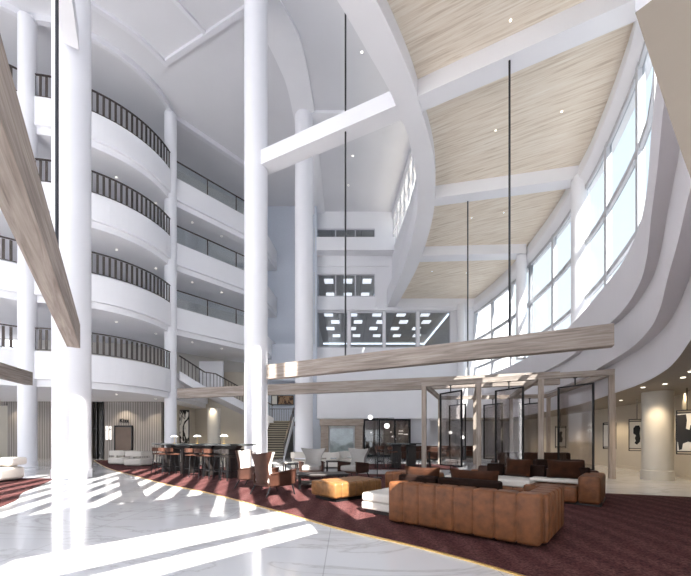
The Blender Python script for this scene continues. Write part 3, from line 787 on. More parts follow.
tag(MB().prism(catmull([(-9.0, 10.7), (-8.1, 9.2), (-7.3, 7.8), (-6.5, 6.8), (-5.8, 5.4)], 4) + [(-8, 3.0), (-12, 3.4), (-14, 10.9)], 0, .012).build('area_rug', RUG), 'maroon rug at the far left edge under the white lounge sofa', 'rug')
tag(MB().prism([(1.0, 14.0), (4.6, 13.9), (5.2, 16.9), (0.2, 17.3)], 0, .012).build('area_rug', RUG), 'small maroon rug under the square high table in front of the fireplace', 'rug')

# ------------------------------------------------------------------ suspended timber beams and rods
def rod(x, y, z0, z1, r_, label):
    o = MB().lathe([(r_, 0), (r_, z1 - z0)], (0, 0, 0), n=12).build('hanging_rod', ROD, rot=True, smooth='auto'); o.location = (x, y, z0)
    tag(o, label, 'rod')
beam('timber_beam', BEAM, (6.56, 8.47), (-2.93, 13.12), 3.49, 4.03, .26, 'upper long weathered timber beam hanging across the hall, ending at the second tall column', 'beam', bevel=.01)
beam('timber_beam', BEAM, (8.75, 14.15), (-9.1, 18.85), 3.47, 3.99, .26, 'lower long weathered timber beam passing just behind the timber pavilion', 'beam', bevel=.01)
beam('timber_beam', BEAM, (-6.65, 8.45), (-2.39, 2.15), 3.46, 4.05, .26, 'nearest weathered timber beam slanting overhead at the left', 'beam', bevel=.01)
beam('timber_beam', BEAM, (-13.05, 14.25), (-11.2, 7.6), 3.46, 4.0, .26, 'short end of a weathered timber beam at the far left below the balcony', 'beam', bevel=.01)
rod(4.5, 9.48, 4.03, 11.6, .028, 'dark hanging rod in front of the timber ceiling, rightmost of the three')
rod(0.0, 11.69, 4.03, 19.05, .03, 'longest dark hanging rod, in the middle of the hall')
rod(5.33, 15.06, 3.99, 11.6, .028, 'shortest dark hanging rod, below the second ceiling beam')
rod(-4.51, 5.4, 4.05, 20.55, .024, 'dark hanging rod running in front of the thick left column')

# ------------------------------------------------------------------ timber pavilion with pivoting glass screens
FL = Vector((2.98, 13.1)); FR = Vector((8.31, 10.78)); BL = Vector((4.75, 17.4)); BRR = Vector((9.75, 16.6))
pv = empty('timber_pavilion', (FL.x, FL.y, 0), 0, 'open timber frame pavilion of square posts around glass screens', 'pavilion')
PT = 3.40; PW = .165
ang = math.atan2(FR.y - FL.y, FR.x - FL.x)
for A, B in ((FL, FR), (BL, BRR)):
    for k in range(4):
        p = A + (B - A) * (k / 3)
        MB().box((p.x, p.y, (PT - .18) / 2), (PW, PW, PT - .18), ang).build('post', POST, pv, world=True, bevel=.008)
for A, B in ((FL, FR), (BL, BRR)):
    d = (B - A).normalized() * (PW / 2)
    beam('top_rail', BEAM, A - d, B + d, PT - .18, PT, PW, parent=pv, bevel=.008)
for k in range(4):
    a = FL + (FR - FL) * (k / 3); b = BL + (BRR - BL) * (k / 3)
    d = (b - a).normalized() * (PW / 2)
    beam('cross_rail', BEAM, a + d, b - d, PT - .18, PT - .002, .15, parent=pv, bevel=.008)
def screen(x, y, label, proto=[None]):
    if proto[0] is None:
        r = empty('glass_screen', (0, 0, 0), 0, label, 'screen', 'pivoting glass screens in the pavilion')
        W_, z0, z1, t = 1.12, .24, 2.98, .05
        MB().bz(-W_ / 2, W_ / 2, -t / 2, t / 2, z0, z0 + t).bz(-W_ / 2, W_ / 2, -t / 2, t / 2, z1 - t, z1).bz(-W_ / 2, -W_ / 2 + t, -t / 2, t / 2, z0 + t, z1 - t).bz(W_ / 2 - t, W_ / 2, -t / 2, t / 2, z0 + t, z1 - t).build('frame', BLACK, r)
        MB().bz(-W_ / 2 + t, W_ / 2 - t, -.006, .006, z0 + t, z1 - t).build('glass', GLASST, r)
        MB().lathe([(.02, z1), (.02, 3.2), (.06, 3.2), (.06, 3.22)], n=12).build('pivot', BLACK, r)
        MB().lathe([(.06, 0.0), (.06, .02), (.02, .02), (.02, z0)], n=12).build('floor_pivot', BLACK, r)
        proto[0] = r; put(r, (x, y, 0.0), math.atan2(-1.0, .51))
    else:
        r = dup(proto[0], (x, y, 0.0), math.atan2(-1.0, .51), label)
    return r
nm = ['left', 'middle', 'right']
for k in range(3):
    p = FL + (FR - FL) * ((k + .5) / 3); screen(p.x, p.y, '%s black framed glass screen in the front row of the timber pavilion' % nm[k].replace('left', 'leftmost').replace('right', 'rightmost'))
for k in range(3):
    p = BL + (BRR - BL) * ((k + .5) / 3); screen(p.x, p.y, '%s black framed glass screen in the back row of the timber pavilion' % nm[k].replace('left', 'leftmost').replace('right', 'rightmost'))

# ------------------------------------------------------------------ shape builders for upholstery
def rrect(w_, h_, r_, n=4):
    pts = []
    for cx, cy, a0 in ((w_ / 2 - r_, h_ / 2 - r_, 0), (-w_ / 2 + r_, h_ / 2 - r_, 90), (-w_ / 2 + r_, -h_ / 2 + r_, 180), (w_ / 2 - r_, -h_ / 2 + r_, 270)):
        for k in range(n + 1):
            a = math.radians(a0 + 90 * k / n); pts.append((cx + r_ * math.cos(a), cy + r_ * math.sin(a)))
    return pts
def channel(mb, c, L, D, H, n, r_=.045, groove=.024, rz=0.0):
    """upholstered block along X with n stitched channels; c is the bottom centre"""
    per = 16; N = n * per; rings = []
    M = Matrix.Rotation(rz, 3, 'Z')
    for i in range(N + 1):
        u = i / N; x = (u - .5) * L
        ph = (u * n) % 1.0; b = abs(2 * ph - 1)
        g = groove * (b ** 12)
        e = min(u, 1 - u) * L
        if e < r_: g = max(0, r_ - math.sqrt(max(0, r_ * r_ - (r_ - e) ** 2))) * .9
        sec = rrect(D - 2 * g, H - 2 * g, max(.012, r_ - g * .5))
        rings.append([(x, p[0], p[1] + H / 2) for p in sec])
    m = len(rings[0]); vs = []
    for rg in rings:
        for p in rg:
            q = M @ Vector(p); vs.append((q.x + c[0], q.y + c[1], q.z + c[2]))
    fs = [(i * m + k, i * m + (k + 1) % m, (i + 1) * m + (k + 1) % m, (i + 1) * m + k) for i in range(N) for k in range(m)]
    fs += [tuple(range(m))[::-1], tuple(range(N * m, (N + 1) * m))]
    return mb.add(vs, fs)
def pillow(mb, c, w_, h_, t_, tilt=0.3, rz=0.0, n=14):
    """scatter cushion standing up: w wide (X), h high, t thick, leaning back; c is its bottom centre"""
    M = Matrix.Rotation(rz, 3, 'Z') @ Matrix.Rotation(-tilt, 3, 'X'); vs = []
    for side in (-1, 1):
        for j in range(n + 1):
            for i in range(n + 1):
                a = 2 * i / n - 1; b = 2 * j / n - 1
                px = a * w_ / 2 * (1 - .07 * (1 - b * b)); pz = b * h_ / 2 * (1 - .09 * (1 - a * a))
                th = t_ / 2 * max(0, (1 - a ** 4)) ** .6 * max(0, (1 - b ** 4)) ** .6
                q = M @ Vector((px, side * th, pz + h_ / 2)); vs.append((q.x + c[0], q.y + c[1], q.z + c[2]))
    m = (n + 1) ** 2; fs = []
    for s_ in (0, 1):
        for j in range(n):
            for i in range(n):
                a = s_ * m + j * (n + 1) + i; f = (a, a + 1, a + n + 2, a + n + 1); fs.append(f if s_ else f[::-1])
    return mb.add(vs, fs)
def soft(mb, c, d, rz=0): return mb.box(c, d, rz)

AX = Vector((.76, -.65)).normalized(); BX = Vector((.65, .76)).normalized()
RZ = math.atan2(AX.y, AX.x)
# main sectional: local x along AX (left to right), local y along BX (away from camera), origin = back-left bottom corner
sA = empty('sectional_sofa', (.61, 4.96, 0.012), RZ, 'large cognac leather sectional sofa seen from behind, nearest in the lounge', 'sofa')
channel(MB(), (.97, .11, .03), 1.94, .24, .57, 8, .045).build('backrest', LEATH, sA, smooth=True)
channel(MB(), (1.85, .72, .03), 1.10, .26, .55, 5, .045, rz=PI / 2).build('armrest', LEATH, sA, smooth=True)
MB().bz(-.05, 1.72, .26, 1.12, .05, .22).build('base', LEATH, sA, bevel=.03)
for k in range(2):
    MB().bz(.0 + k * .86, .84 + k * .86, .25, 1.15, .20, .37).build('seat_cushion', CREAM, sA, bevel=.05, segs=4)
MB().bz(.15, 1.8, .16, .95, .0, .05).build('plinth', DARKW, sA)
ch = empty('chaise_seat', (.61, 4.96, 0.012), RZ, 'low cream upholstered chaise at the left end of the leather sectional', 'seat')
MB().bz(-.74, -.07, .32, 1.35, .06, .185).build('base', CREAM, ch, bevel=.03, segs=3)
MB().bz(-.74, -.07, .32, 1.35, .185, .33).build('seat_cushion', CREAM, ch, bevel=.045, segs=4)
MB().bz(-.68, -.12, .38, 1.3, 0, .06).build('plinth', DARKW, ch)
def loc_(o, x, y): return (o.location.x + AX.x * x + BX.x * y, o.location.y + AX.y * x + BX.y * y)
# dark box cushions and velvet pillows along its back (they lie on the seat)
for k, (x, w_) in enumerate(((.29, .60), (1.03, .82))):
    c = empty('back_cushion', (*loc_(sA, x, .36), .385), RZ, ['left dark chocolate box cushion against the back of the leather sectional', 'right dark chocolate box cushion against the back of the leather sectional'][k], 'cushion')
    MB().box((0, 0, .15), (w_, .17, .30)).build('cover', BROWNF, c, bevel=.035, segs=3)
for k, (x, w_) in enumerate(((.24, .60), (1.02, .68))):
    c = empty('throw_pillow', (*loc_(sA, x, .60), .385), RZ, ['rust velvet pillow behind the left dark cushion of the sectional', 'rust velvet pillow behind the right dark cushion of the sectional'][k], 'pillow')
    pillow(MB(), (0, 0, 0), w_, .42, .16, tilt=-.12).build('cover', VELV, c, smooth=True)

# second sectional, facing the first: origin = right front bottom corner, local x to the left-back (-AX)
RZ2 = RZ
sB = empty('sectional_sofa', (4.38, 6.10, 0.012), RZ, 'cognac leather sectional with white seats facing the first one, beside the pavilion post', 'sofa')
channel(MB(), (-.07, .60, .04), 1.15, .34, .50, 5, .06, rz=PI / 2).build('armrest', LEATH, sB, smooth=True)
channel(MB(), (-.70, .42, .03), .90, .84, .28, 4, .06).build('seat_base', LEATH, sB, smooth=True)
channel(MB(), (-1.95, .5, .06), 1.8, .8, .17, 6, .05).build('seat_base', LEATH, sB, smooth=True)
for k in range(2): MB().bz(-2.85 + k * .92, -1.95 + k * .92, .12, 1.0, .22, .37).build('seat_cushion', CREAM, sB, bevel=.05, segs=4)
channel(MB(), (-1.2, 1.12, .07), 2.4, .22, .50, 9, .06).build('backrest', LEATHD, sB, smooth=True)
MB().bz(-2.8, .1, .1, 1.1, 0, .06).build('plinth', DARKW, sB)
MB().bz(-1.15, -.15, .5, .98, .33, .40).build('seat_cushion', CREAM, sB, bevel=.03, segs=3)
for k, (x, y, w_, rz) in enumerate(((-.55, .84, .66, .1), (-1.45, .80, .56, -.15))):
    c = empty('throw_pillow', (*loc_(sB, x, y), .40), RZ + rz, ['right rust velvet pillow with pale piping on the far sectional', 'left rust velvet pillow with pale piping on the far sectional'][k], 'pillow')
    pillow(MB(), (0, 0, 0), w_, .40, .17, tilt=.22).build('cover', VELV, c, smooth=True)
for k, (x, y, w_) in enumerate(((-.30, .92, .34), (-1.12, .96, .40), (-1.95, .95, .36))):
    c = empty('back_cushion', (*loc_(sB, x, y), .385), RZ, ['dark box cushion next to the arm of the far sectional', 'dark box cushion between the two rust pillows of the far sectional', 'dark box cushion at the left of the far sectional'][k], 'cushion')
    MB().box((0, 0, .13), (w_, .15, .27)).build('cover', BROWNF, c, bevel=.03, segs=3)
# left low leather arm piece behind the chaise
p = P(391, 489, 0.0)
sC = empty('leather_bench', (1.30, 7.65, .012), RZ, 'low tan leather bench behind the chaise, left of the dark cushions', 'bench')
channel(MB(), (.25, 0, .05), 1.1, .7, .45, 5, .06).build('seat', LEATH, sC, smooth=True)
MB().bz(-.2, .7, -.3, .3, 0, .06).build('plinth', DARKW, sC)

# ottoman
ot = empty('ottoman', (-.185, 6.5, .012), math.atan2(.77, .91), 'rectangular tan leather tufted ottoman with dark plinth near the armchairs', 'ottoman')
channel(MB(), (.62, .40, .07), 1.28, .80, .30, 7, .05).build('seat', LEATHY, ot, smooth=True)
MB().bz(.06, 1.18, .06, .74, 0, .08).build('plinth', BLACK, ot)

# inner lounge inside and beyond the pavilion
sD = empty('lounge_sofa', (7.0, 12.9, 0), -.15, 'dark brown leather sofa inside the timber pavilion, behind the rust pillows', 'sofa')
channel(MB(), (0, 0, .08), 2.5, .3, .66, 8, .06).build('backrest', LEATHD, sD, smooth=True)
channel(MB(), (0, .6, .08), 2.5, .9, .3, 8, .06).build('seat', LEATHD, sD, smooth=True)
MB().bz(-1.1, 1.1, -.05, .9, 0, .1).build('plinth', DARKW, sD)
sE = empty('lounge_sofa', (6.75, 9.9, 0), -.15, 'low dark sofa with a black pillow at the right of the pavilion', 'sofa')
channel(MB(), (-.6, 0, .08), 1.3, .3, .56, 4, .06).build('backrest', BROWNF, sE, smooth=True)
channel(MB(), (-.6, .55, .08), 1.3, .8, .3, 4, .06).build('seat', BROWNF, sE, smooth=True)
MB().bz(-1.15, -.05, -.05, .8, 0, .1).build('plinth', DARKW, sE)
for k, (x, y, l) in enumerate(((6.6, 23.9, 'long low dark upholstered banquette against the rear wall, right part'), (3.0 + 1.6, 20.6, 'low dark banquette beyond the leftmost glass screen'))):
    b = empty('banquette', (x, y, 0), 0, l, 'bench')
    MB().box((0, 0, .3), (2.6 if k else 5.0, .7, .4)).build('seat', LEATHD, b, bevel=.04)
    MB().box((0, .3, .62), (2.6 if k else 5.0, .2, .35)).build('backrest', LEATHD, b, bevel=.04)
    MB().box((0, 0, .05), (2.3 if k else 4.7, .5, .1)).build('plinth', DARKW, b)
po = empty('leather_pouf', (3.75, 9.6, .0), RZ, 'small cube shaped cognac leather pouf in front of a pavilion post', 'pouf')
channel(MB(), (0, 0, .05), .42, .42, .34, 3, .05).build('seat', LEATH, po, smooth=True)
MB().box((0, 0, .03), (.34, .34, .06)).build('plinth', DARKW, po)
for k, (x, y, h_) in enumerate(((3.98, 9.3, .58), (4.15, 9.45, .50))):
    t = empty('drinks_table', (x, y, 0), 0, ['taller thin round metal side table beside the leather pouf', 'lower thin round metal side table beside the leather pouf'][k], 'side table')
    MB().lathe([(.11, h_ - .02), (.11, h_)], n=20).build('tabletop', BRASS if k else BLACK, t)
    MB().lathe([(.1, 0), (.1, .012), (.012, .014), (.012, h_ - .02)], n=14).build('pedestal', BLACK, t)
# low marble coffee table between the two sectionals
ct = empty('coffee_table', (2.35, 6.75, 0.012), RZ, 'low white topped coffee table between the facing sectionals', 'coffee table')
MB().box((0, 0, .28), (1.0, .55, .05)).build('tabletop', MARBLE, ct, bevel=.01)
for sx_ in (-1, 1):
    for sy_ in (-1, 1): MB().box((sx_ * .42, sy_ * .24, .128), (.05, .05, .256)).build('leg', BLACK, ct)

# ------------------------------------------------------------------ wing armchairs
def wing_chair(inner, outer, arm):
    r = empty('wing_armchair', (0, 0, 0), 0, '', 'armchair')
    # back shell: rows of (z, half width, y) with wings curving forward; chair faces -Y
    rows = [(.26, .30, .26), (.36, .29, .28), (.48, .26, .305), (.60, .245, .33), (.70, .27, .35), (.80, .33, .365), (.88, .375, .375), (.945, .40, .38)]
    def shell(o0, o1, sh=0.0, top=1.0):
        vs = []; n = 14
        for oo in (o0, o1):
            for (z, hw, y) in rows:
                for i in range(n + 1):
                    a = 2 * i / n - 1
                    wing = .17 * abs(a) ** 2.4 * (.55 + .75 * max(0, (z - .5)))
                    zz = z - (.045 * (1 - a * a) if z > .94 else 0)
                    vs.append(((hw - sh) * a, y - wing + oo, zz * top + (1 - top) * .5))
        m = len(rows) * (n + 1); fs = []
        for j in range(len(rows) - 1):
            for i in range(n):
                a = j * (n + 1) + i; fs += [(a, a + 1, a + n + 2, a + n + 1), (m + a, m + a + n + 1, m + a + n + 2, m + a + 1)]
        for i in range(n):
            fs += [(i, m + i, m + i + 1, i + 1)]; a = (len(rows) - 1) * (n + 1) + i; fs += [(a, a + 1, m + a + 1, m + a)]
        for j in range(len(rows) - 1):
            a = j * (n + 1); fs += [(a, a + n + 1, m + a + n + 1, m + a)]; a += n; fs += [(a, m + a, m + a + n + 1, a + n + 1)]
        return MB().add(vs, fs)
    shell(.0, .025).build('back_shell', outer, r, smooth='auto')
    shell(-.075, -.002, .012, .985).build('back_pad', inner, r, smooth='auto')
    MB().bz(-.29, .29, -.36, .24, .26, .42).build('seat_cushion', inner, r, bevel=.05, segs=4)
    MB().bz(-.30, .30, -.34, .24, .20, .26).build('seat_frame', arm, r, bevel=.01)
    for s_ in (-1, 1):
        x = .335 * s_
        MB().add([(x - .02, -.38, .24), (x - .02, .24, .22), (x - .02, .26, .46), (x - .02, -.40, .54), (x + .02, -.38, .24), (x + .02, .24, .22), (x + .02, .26, .46), (x + .02, -.40, .54)],
                 [(0, 1, 2, 3), (7, 6, 5, 4), (0, 4, 5, 1), (1, 5, 6, 2), (2, 6, 7, 3), (3, 7, 4, 0)]).build('side_panel', arm, r, bevel=.01)
        MB().bar((x, -.40, .545), (x, .22, .475), .075, .03).build('armrest', arm, r, bevel=.008)
        MB().bar((x * .95, -.32, .24), (x * 1.05, -.37, 0), .03, n=8).build('leg', BLACK, r)
        MB().bar((x * .9, .2, .24), (x * 1.0, .33, 0), .03, n=8).build('leg', BLACK, r)
    return r
wc = wing_chair(CREAM, SHELL, SHELL)
put(wc, (-1.62, 7.55, .012), math.radians(134), 'wing armchair showing its brown leather back, nearest of the lounge armchairs')
dup(wc, (-2.35, 8.75, .012), math.radians(84), 'cream wing armchair just behind the one with the brown leather back')
wg = wing_chair(GREYF, GREYF, SHELL)
put(wg, (-1.02, 10.7, .012), math.radians(-2), 'light grey wing armchair facing the camera, behind the dark coffee table')
dup(wg, (.28, 10.5, .012), math.radians(-38), 'light grey wing armchair turned to the left, beside the thin floor lamp')

# coffee table and side tables among the armchairs
c2 = empty('coffee_table', (-.60, 8.75, .012), .15, 'low dark wood coffee table in front of the grey armchairs', 'coffee table')
MB().box((0, 0, .33), (1.25, .75, .05)).build('tabletop', DARKW, c2, bevel=.01)
MB().box((0, 0, .12), (1.15, .62, .03)).build('shelf', DARKW, c2)
for sx_ in (-1, 1):
    for sy_ in (-1, 1): MB().box((sx_ * .56, sy_ * .32, .152), (.06, .06, .305)).build('leg', DARKW, c2)
for k, (x, y, l) in enumerate(((-.42, 11.3, 'dark square side table between the two grey armchairs'), (-1.62, 10.2, 'small dark side table with pale items, left of the grey armchair'))):
    t = empty('side_table', (x, y, .012), 0, l, 'side table')
    MB().box((0, 0, .49), (.42, .4, .04)).build('tabletop', DARKW, t)
    for sx_ in (-1, 1):
        for sy_ in (-1, 1): MB().box((sx_ * .18, sy_ * .17, .235), (.035, .035, .47)).build('leg', DARKW, t)
o = empty('paper_stack', (-1.66, 10.2, .525), .3, 'small stack of pale paper on the side table by the grey armchair', 'papers')
MB().box((0, 0, .012), (.26, .2, .024)).build('sheets', PAGE, o)

# ------------------------------------------------------------------ cream barrel lounge chairs
def barrel(wd=.95):
    r = empty('lounge_chair', (0, 0, 0), 0, '', 'lounge chair')
    h = wd / 2
    MB().bz(-h, h, -.40, .42, .05, .36).build('seat', CREAM, r, bevel=.07, segs=4)
    MB().bz(-h * .8, h * .8, -.3, .3, 0, .05).build('plinth', DARKW, r)
    b = MB()
    path = [(-h + .08, -.32), (-h + .08, .2), (-h + .16, .34), (0, .38), (h - .16, .34), (h - .08, .2), (h - .08, -.32)]
    L = catmull(path, 4)
    b.strip(offset(L, .08), offset(L, -.08), .46, .68); b.build('back_roll', CREAM, r, bevel=.05, segs=3)
    s = MB()
    s.bz(-h + .02, -h + .14, -.35, -.15, .34, .48).bz(h - .14, h - .02, -.35, -.15, .34, .48).bz(-.08, .08, .33, .42, .34, .48)
    s.build('support', CREAM, r, bevel=.01)
    return r
bc = barrel()
put(bc, (-9.55, 16.0, 0), 2.9, 'cream lounge chair with slotted back, right of the pair by the lift door')
dup(bc, (-10.95, 17.0, 0), 2.9, 'cream lounge chair with slotted back, left of the pair by the lift door')
dup(bc, (-8.95, 17.6, 0), 1.5, 'cream lounge chair partly hidden behind the left end of the bar table')
dup(bc, (-1.85, 14.6, 0), 1.7, 'cream lounge chair left of the grey armchair, near the staircase')
dup(bc, (-.72, 14.9, 0), 3.14, 'cream lounge chair between the grey armchairs, in front of the fireplace')
dup(bc, (.10, 15.9, 0), 4.4, 'cream lounge chair nearest the fireplace opening')
ls = empty('lounge_sofa', (-10.3, 9.85, .012), .1, 'white rounded lounge sofa cut off by the left edge', 'sofa')
MB().bz(-1.1, .75, -.45, .45, .05, .40).build('seat', CREAM, ls, bevel=.08, segs=4)
MB().bz(-1.1, .80, -.05, .47, .46, .68).build('back_roll', CREAM, ls, bevel=.07, segs=4)
MB().bz(-.9, .6, .1, .35, .38, .50).build('support', CREAM, ls)
MB().bz(-.9, .6, -.35, .35, 0, .06).build('plinth', DARKW, ls)

# ------------------------------------------------------------------ long bar table, stools, table lamps
bt = empty('bar_table', (-5.1, 12.1, .012), 0, 'long dark bar table with slab legs and a row of leather stools', 'bar table')
A = Vector((-6.98, 13.35)); B = Vector((-3.15, 10.75)); TD = (B - A).normalized(); TN = Vector((-TD.y, TD.x)); TL = (B - A).length; TA = math.atan2(TD.y, TD.x)
bt.location = ((A.x + B.x) / 2, (A.y + B.y) / 2, .012); bt.rotation_euler = (0, 0, TA)
MB().box((0, 0, 1.035), (TL, 1.0, .055)).build('tabletop', TABLET, bt, bevel=.006)
MB().box((0, 0, .93), (TL - .6, .10, .14)).build('beam', DARKW, bt)
for k in range(4):
    x = -TL / 2 + .45 + k * (TL - .9) / 3
    MB().box((x, 0, .45), (.16, .62, .9)).build('leg', DARKW, bt, bevel=.01)
    MB().add([(x - .25, -.1, 1.0), (x + .25, -.1, 1.0), (x + .08, -.1, .85), (x - .08, -.1, .85), (x - .25, .1, 1.0), (x + .25, .1, 1.0), (x + .08, .1, .85), (x - .08, .1, .85)],
             [(0, 1, 2, 3), (7, 6, 5, 4), (0, 4, 5, 1), (1, 5, 6, 2), (2, 6, 7, 3), (3, 7, 4, 0)]).build('bracket', DARKW, bt)
def stool(leather):
    r = empty('bar_stool', (0, 0, 0), 0, '', 'bar stool', None)
    MB().box((0, 0, .70), (.29, .34, .05)).build('seat', leather, r, bevel=.02, segs=3)
    b = MB()                                # low curved back at local -Y
    L = [( -.15, -.08), (-.145, -.15), (-.10, -.19), (0, -.2), (.10, -.19), (.145, -.15), (.15, -.08)]
    b.strip(offset(L, .012), offset(L, -.012), .79, .92); b.build('backrest', leather, r, smooth='auto')
    for sx_ in (-1, 1):
        for sy_ in (-1, 1): MB().bar((sx_ * .11, sy_ * .13, .69), (sx_ * .15, sy_ * .20, 0), .028, n=8).build('leg', BLACK, r)
        MB().bar((sx_ * .12, -.165, .72), (sx_ * .13, -.165, .80), .018, n=6).build('back_support', BLACK, r)
    MB().bar((-.14, -.175, .26), (.14, -.175, .26), .02).bar((-.14, .175, .26), (.14, .175, .26), .02).bar((-.14, -.175, .26), (-.14, .175, .26), .02).bar((.14, -.175, .26), (.14, .175, .26), .02).build('footrest', BLACK, r)
    return r
s1 = stool(STOOLL); s2 = stool(DARKW)
def on_line_u(u, y):
    k = u / F - 1; q0 = Vector((bt.location.x, bt.location.y)) + TN * y
    x = (k * q0.y - q0.x) / (TD.x - k * TD.y)
    return on_line(x, y)
def on_line(x, y): 
    q = Vector((bt.location.x, bt.location.y)) + TD * x + TN * y; return (q.x, q.y, .012)
ordn = ['first', 'second', 'third', 'fourth', 'fifth', 'sixth']
xs = [159, 165.5, 172.8, 192, 201.5, 211.5]
for k, x in enumerate(xs):
    f = put if k == 0 else dup
    f(s1, on_line_u(x, -.62), TA, '%s brown leather bar stool from the left along the near side of the long table' % ordn[k], 'brown leather stools at the long bar table')
for k, (x, y) in enumerate(((176, .72), (187, .72), (221.5, -.6), (229.5, -.6), (216, .72))):
    f = put if k == 0 else dup
    f(s2, on_line_u(x, y), TA + (PI if y > 0 else 0), ['dark bar stool on the far side of the long table, leftmost', 'dark bar stool on the far side of the long table, second from left',
      'dark bar stool on the near side, just right of the brown ones', 'dark bar stool on the near side, closest to the armchairs', 'dark bar stool on the far side of the long table, farthest right'][k], 'dark stools at the long bar table')
tlp = empty('table_lamp', (0, 0, 0), 0, '', 'table lamp', 'disc lamps on the long bar table')
MB().lathe([(.06, 0), (.06, .015), (.008, .017), (.008, .24)], n=16).build('stand', BRASS, tlp)
MB().lathe([(.01, .30), (.06, .30), (.13, .255), (.13, .24), (.01, .245)], n=24, cap=False).build('lamp_shade', LAMPW, tlp, smooth='auto')
for k, x in enumerate((174.5, 197.5, 224)):
    q = on_line_u(x, .1)
    (put if k == 0 else dup)(tlp, (q[0], q[1], 1.0745), 0, ['leftmost small white disc lamp standing on the long bar table', 'middle small white disc lamp standing on the long bar table', 'rightmost small white disc lamp standing on the long bar table'][k], 'disc lamps on the long bar table')

# second high table near the fireplace
b2 = empty('bar_table', (2.5, 14.9, .012), 0, 'short dark high table with four slab legs in front of the display cabinet', 'bar table')
MB().box((0, 0, 1.03), (1.35, .9, .05)).build('tabletop', TABLET, b2, bevel=.006)
for sx_ in (-1, 1):
    MB().box((sx_ * .32, 0, .47), (.34, .5, .94)).build('leg', DARKW, b2, bevel=.01)
    MB().box((sx_ * .32, 0, .975), (.42, .2, .06)).build('bracket', DARKW, b2)
q = [(1.45, 14.6, 1.2), (1.55, 15.2, 1.4), (1.95, 14.2, 0.2), (3.3, 14.5, -1.1), (3.5, 15.0, -1.5), (3.65, 15.6, -1.7)]
for k, (x, y, a) in enumerate(q):
    dup(s1, (x, y, .012), a - PI / 2 if k > 2 else a - PI / 2 , ['nearest brown backed stool at the left side of the short high table', 'farther brown backed stool at the left side of the short high table', 'brown backed stool at the front left corner of the short high table',
      'nearest brown backed stool at the right side of the short high table', 'middle brown backed stool at the right side of the short high table', 'farthest brown backed stool at the right side of the short high table'][k], 'stools at the short high table')

# ------------------------------------------------------------------ floor lamps
def arc_lamp(x, y, lab, s=1.0):
    r = empty('floor_lamp', (x, y, 0.012), 0, lab, 'floor lamp')
    MB().lathe([(.14, 0), (.14, .02), (.012, .022)], n=24).build('base', BLACK, r)
    MB().bar((0, 0, .02), (0, 0, 1.88 * s), .022, n=8).build('pole', BLACK, r)
    MB().bar((-.22, 0, 1.86 * s), (.52, 0, 1.88 * s), .018, n=8).bar((.30, 0, 1.87 * s), (.30, 0, 1.70 * s), .012, n=6).bar((.52, 0, 1.88 * s), (.52, 0, 1.35 * s), .014, n=6).build('arm', BLACK, r)
    for gx, gz, gr in ((-.22, 1.90 * s, .075), (.30, 1.63 * s, .085)):
        MB().lathe([(gr * math.sin(PI * k / 10) + .0005, gz - gr * math.cos(PI * k / 10)) for k in range(11)], (gx, 0, 0), n=20).build('globe', LAMPW, r, smooth=True)
    return r
arc_lamp(1.0, 10.85, 'thin black floor lamp with two white globes in front of the fireplace')
arc_lamp(4.9, 15.4, 'slim dark floor lamp standing inside the timber pavilion', .8)

# ------------------------------------------------------------------ fireplace and display cabinet
fy = 24.5
fp = empty('fireplace', (-.25, fy, 0), 0, 'large stone and timber fireplace surround with pale marble panel', 'fireplace')
x0, x1 = ux(321, fy), ux(362.5, fy)
MB().bz(x0, x0 + .55, fy - .35, fy + .6, 0, 2.2).build('pillar', MANT, fp, world=True, bevel=.02)
MB().bz(x1 - .55, x1, fy - .35, fy + .6, 0, 2.2).build('pillar', MANT, fp, world=True, bevel=.02)
MB().bz(x0 - .06, x1 + .06, fy - .42, fy + .6, 2.2, 2.66).build('mantel', MANT, fp, world=True, bevel=.02)
MB().bz(x0 + .55, x1 - .55, fy - .12, fy + .6, 0, 2.2).build('marble_panel', mat('pale_green_marble', (.70, .74, .71), .25, noise=.25, nscale=2), fp, world=True)
MB().bz(x0 + .65, x1 - .65, fy - .2, fy - .19, .05, 2.0).build('glass_screen', GLASSR, fp, world=True)
MB().bz(x0 + .6, x1 - .6, fy - .22, fy - .17, 2.0, 2.05).bz(x0 + .60, x0 + .65, fy - .22, fy - .17, 0, 2.0).bz(x1 - .65, x1 - .60, fy - .22, fy - .17, 0, 2.0).build('metal_frame', GREYW, fp, world=True)
cx0, cx1 = ux(363.5, fy), ux(410.5, fy)
dc = empty('display_cabinet', ((cx0 + cx1) / 2, fy, 0), 0, 'wide dark framed glass display cabinet right of the fireplace', 'cabinet')
f = MB().bz(cx0, cx1, fy - .08, fy + .5, 2.58, 2.69).bz(cx0, cx1, fy - .08, fy + .5, 0, .15)
for k in range(4):
    x = cx0 + (cx1 - cx0) * k / 3; x = min(max(x, cx0 + .05), cx1 - .05); f.bz(x - .05, x + .05, fy - .08, fy + .0, .15, 2.58)
f.build('frame', BLACK, dc, world=True)
MB().bz(cx0, cx1, fy + .85, fy + .9, 0, 2.69).build('back_panel', mat('bronze_back', (.42, .36, .32), .5), dc, world=True)
for k in range(3):
    a = cx0 + (cx1 - cx0) * k / 3; MB().bz(a + .06, a + (cx1 - cx0) / 3 - .06, fy - .05, fy - .03, .15, 2.58).build('glass_door', GLASST, dc, world=True); dd = [o for o in COL.objects if o.name.startswith('glass_door')][-1]; MB().bz(a + .12, a + .16, fy - .1, fy - .05, 1.1, 1.4).add([], []).build('door_handle', ROD, dd).location = (-dc.location.x, -dc.location.y, 0)
for z in (.9, 1.55): MB().bz(cx0 + .1, cx1 - .1, fy + .1, fy + .6, z, z + .03).build('shelf', GLASSR, dc, world=True)
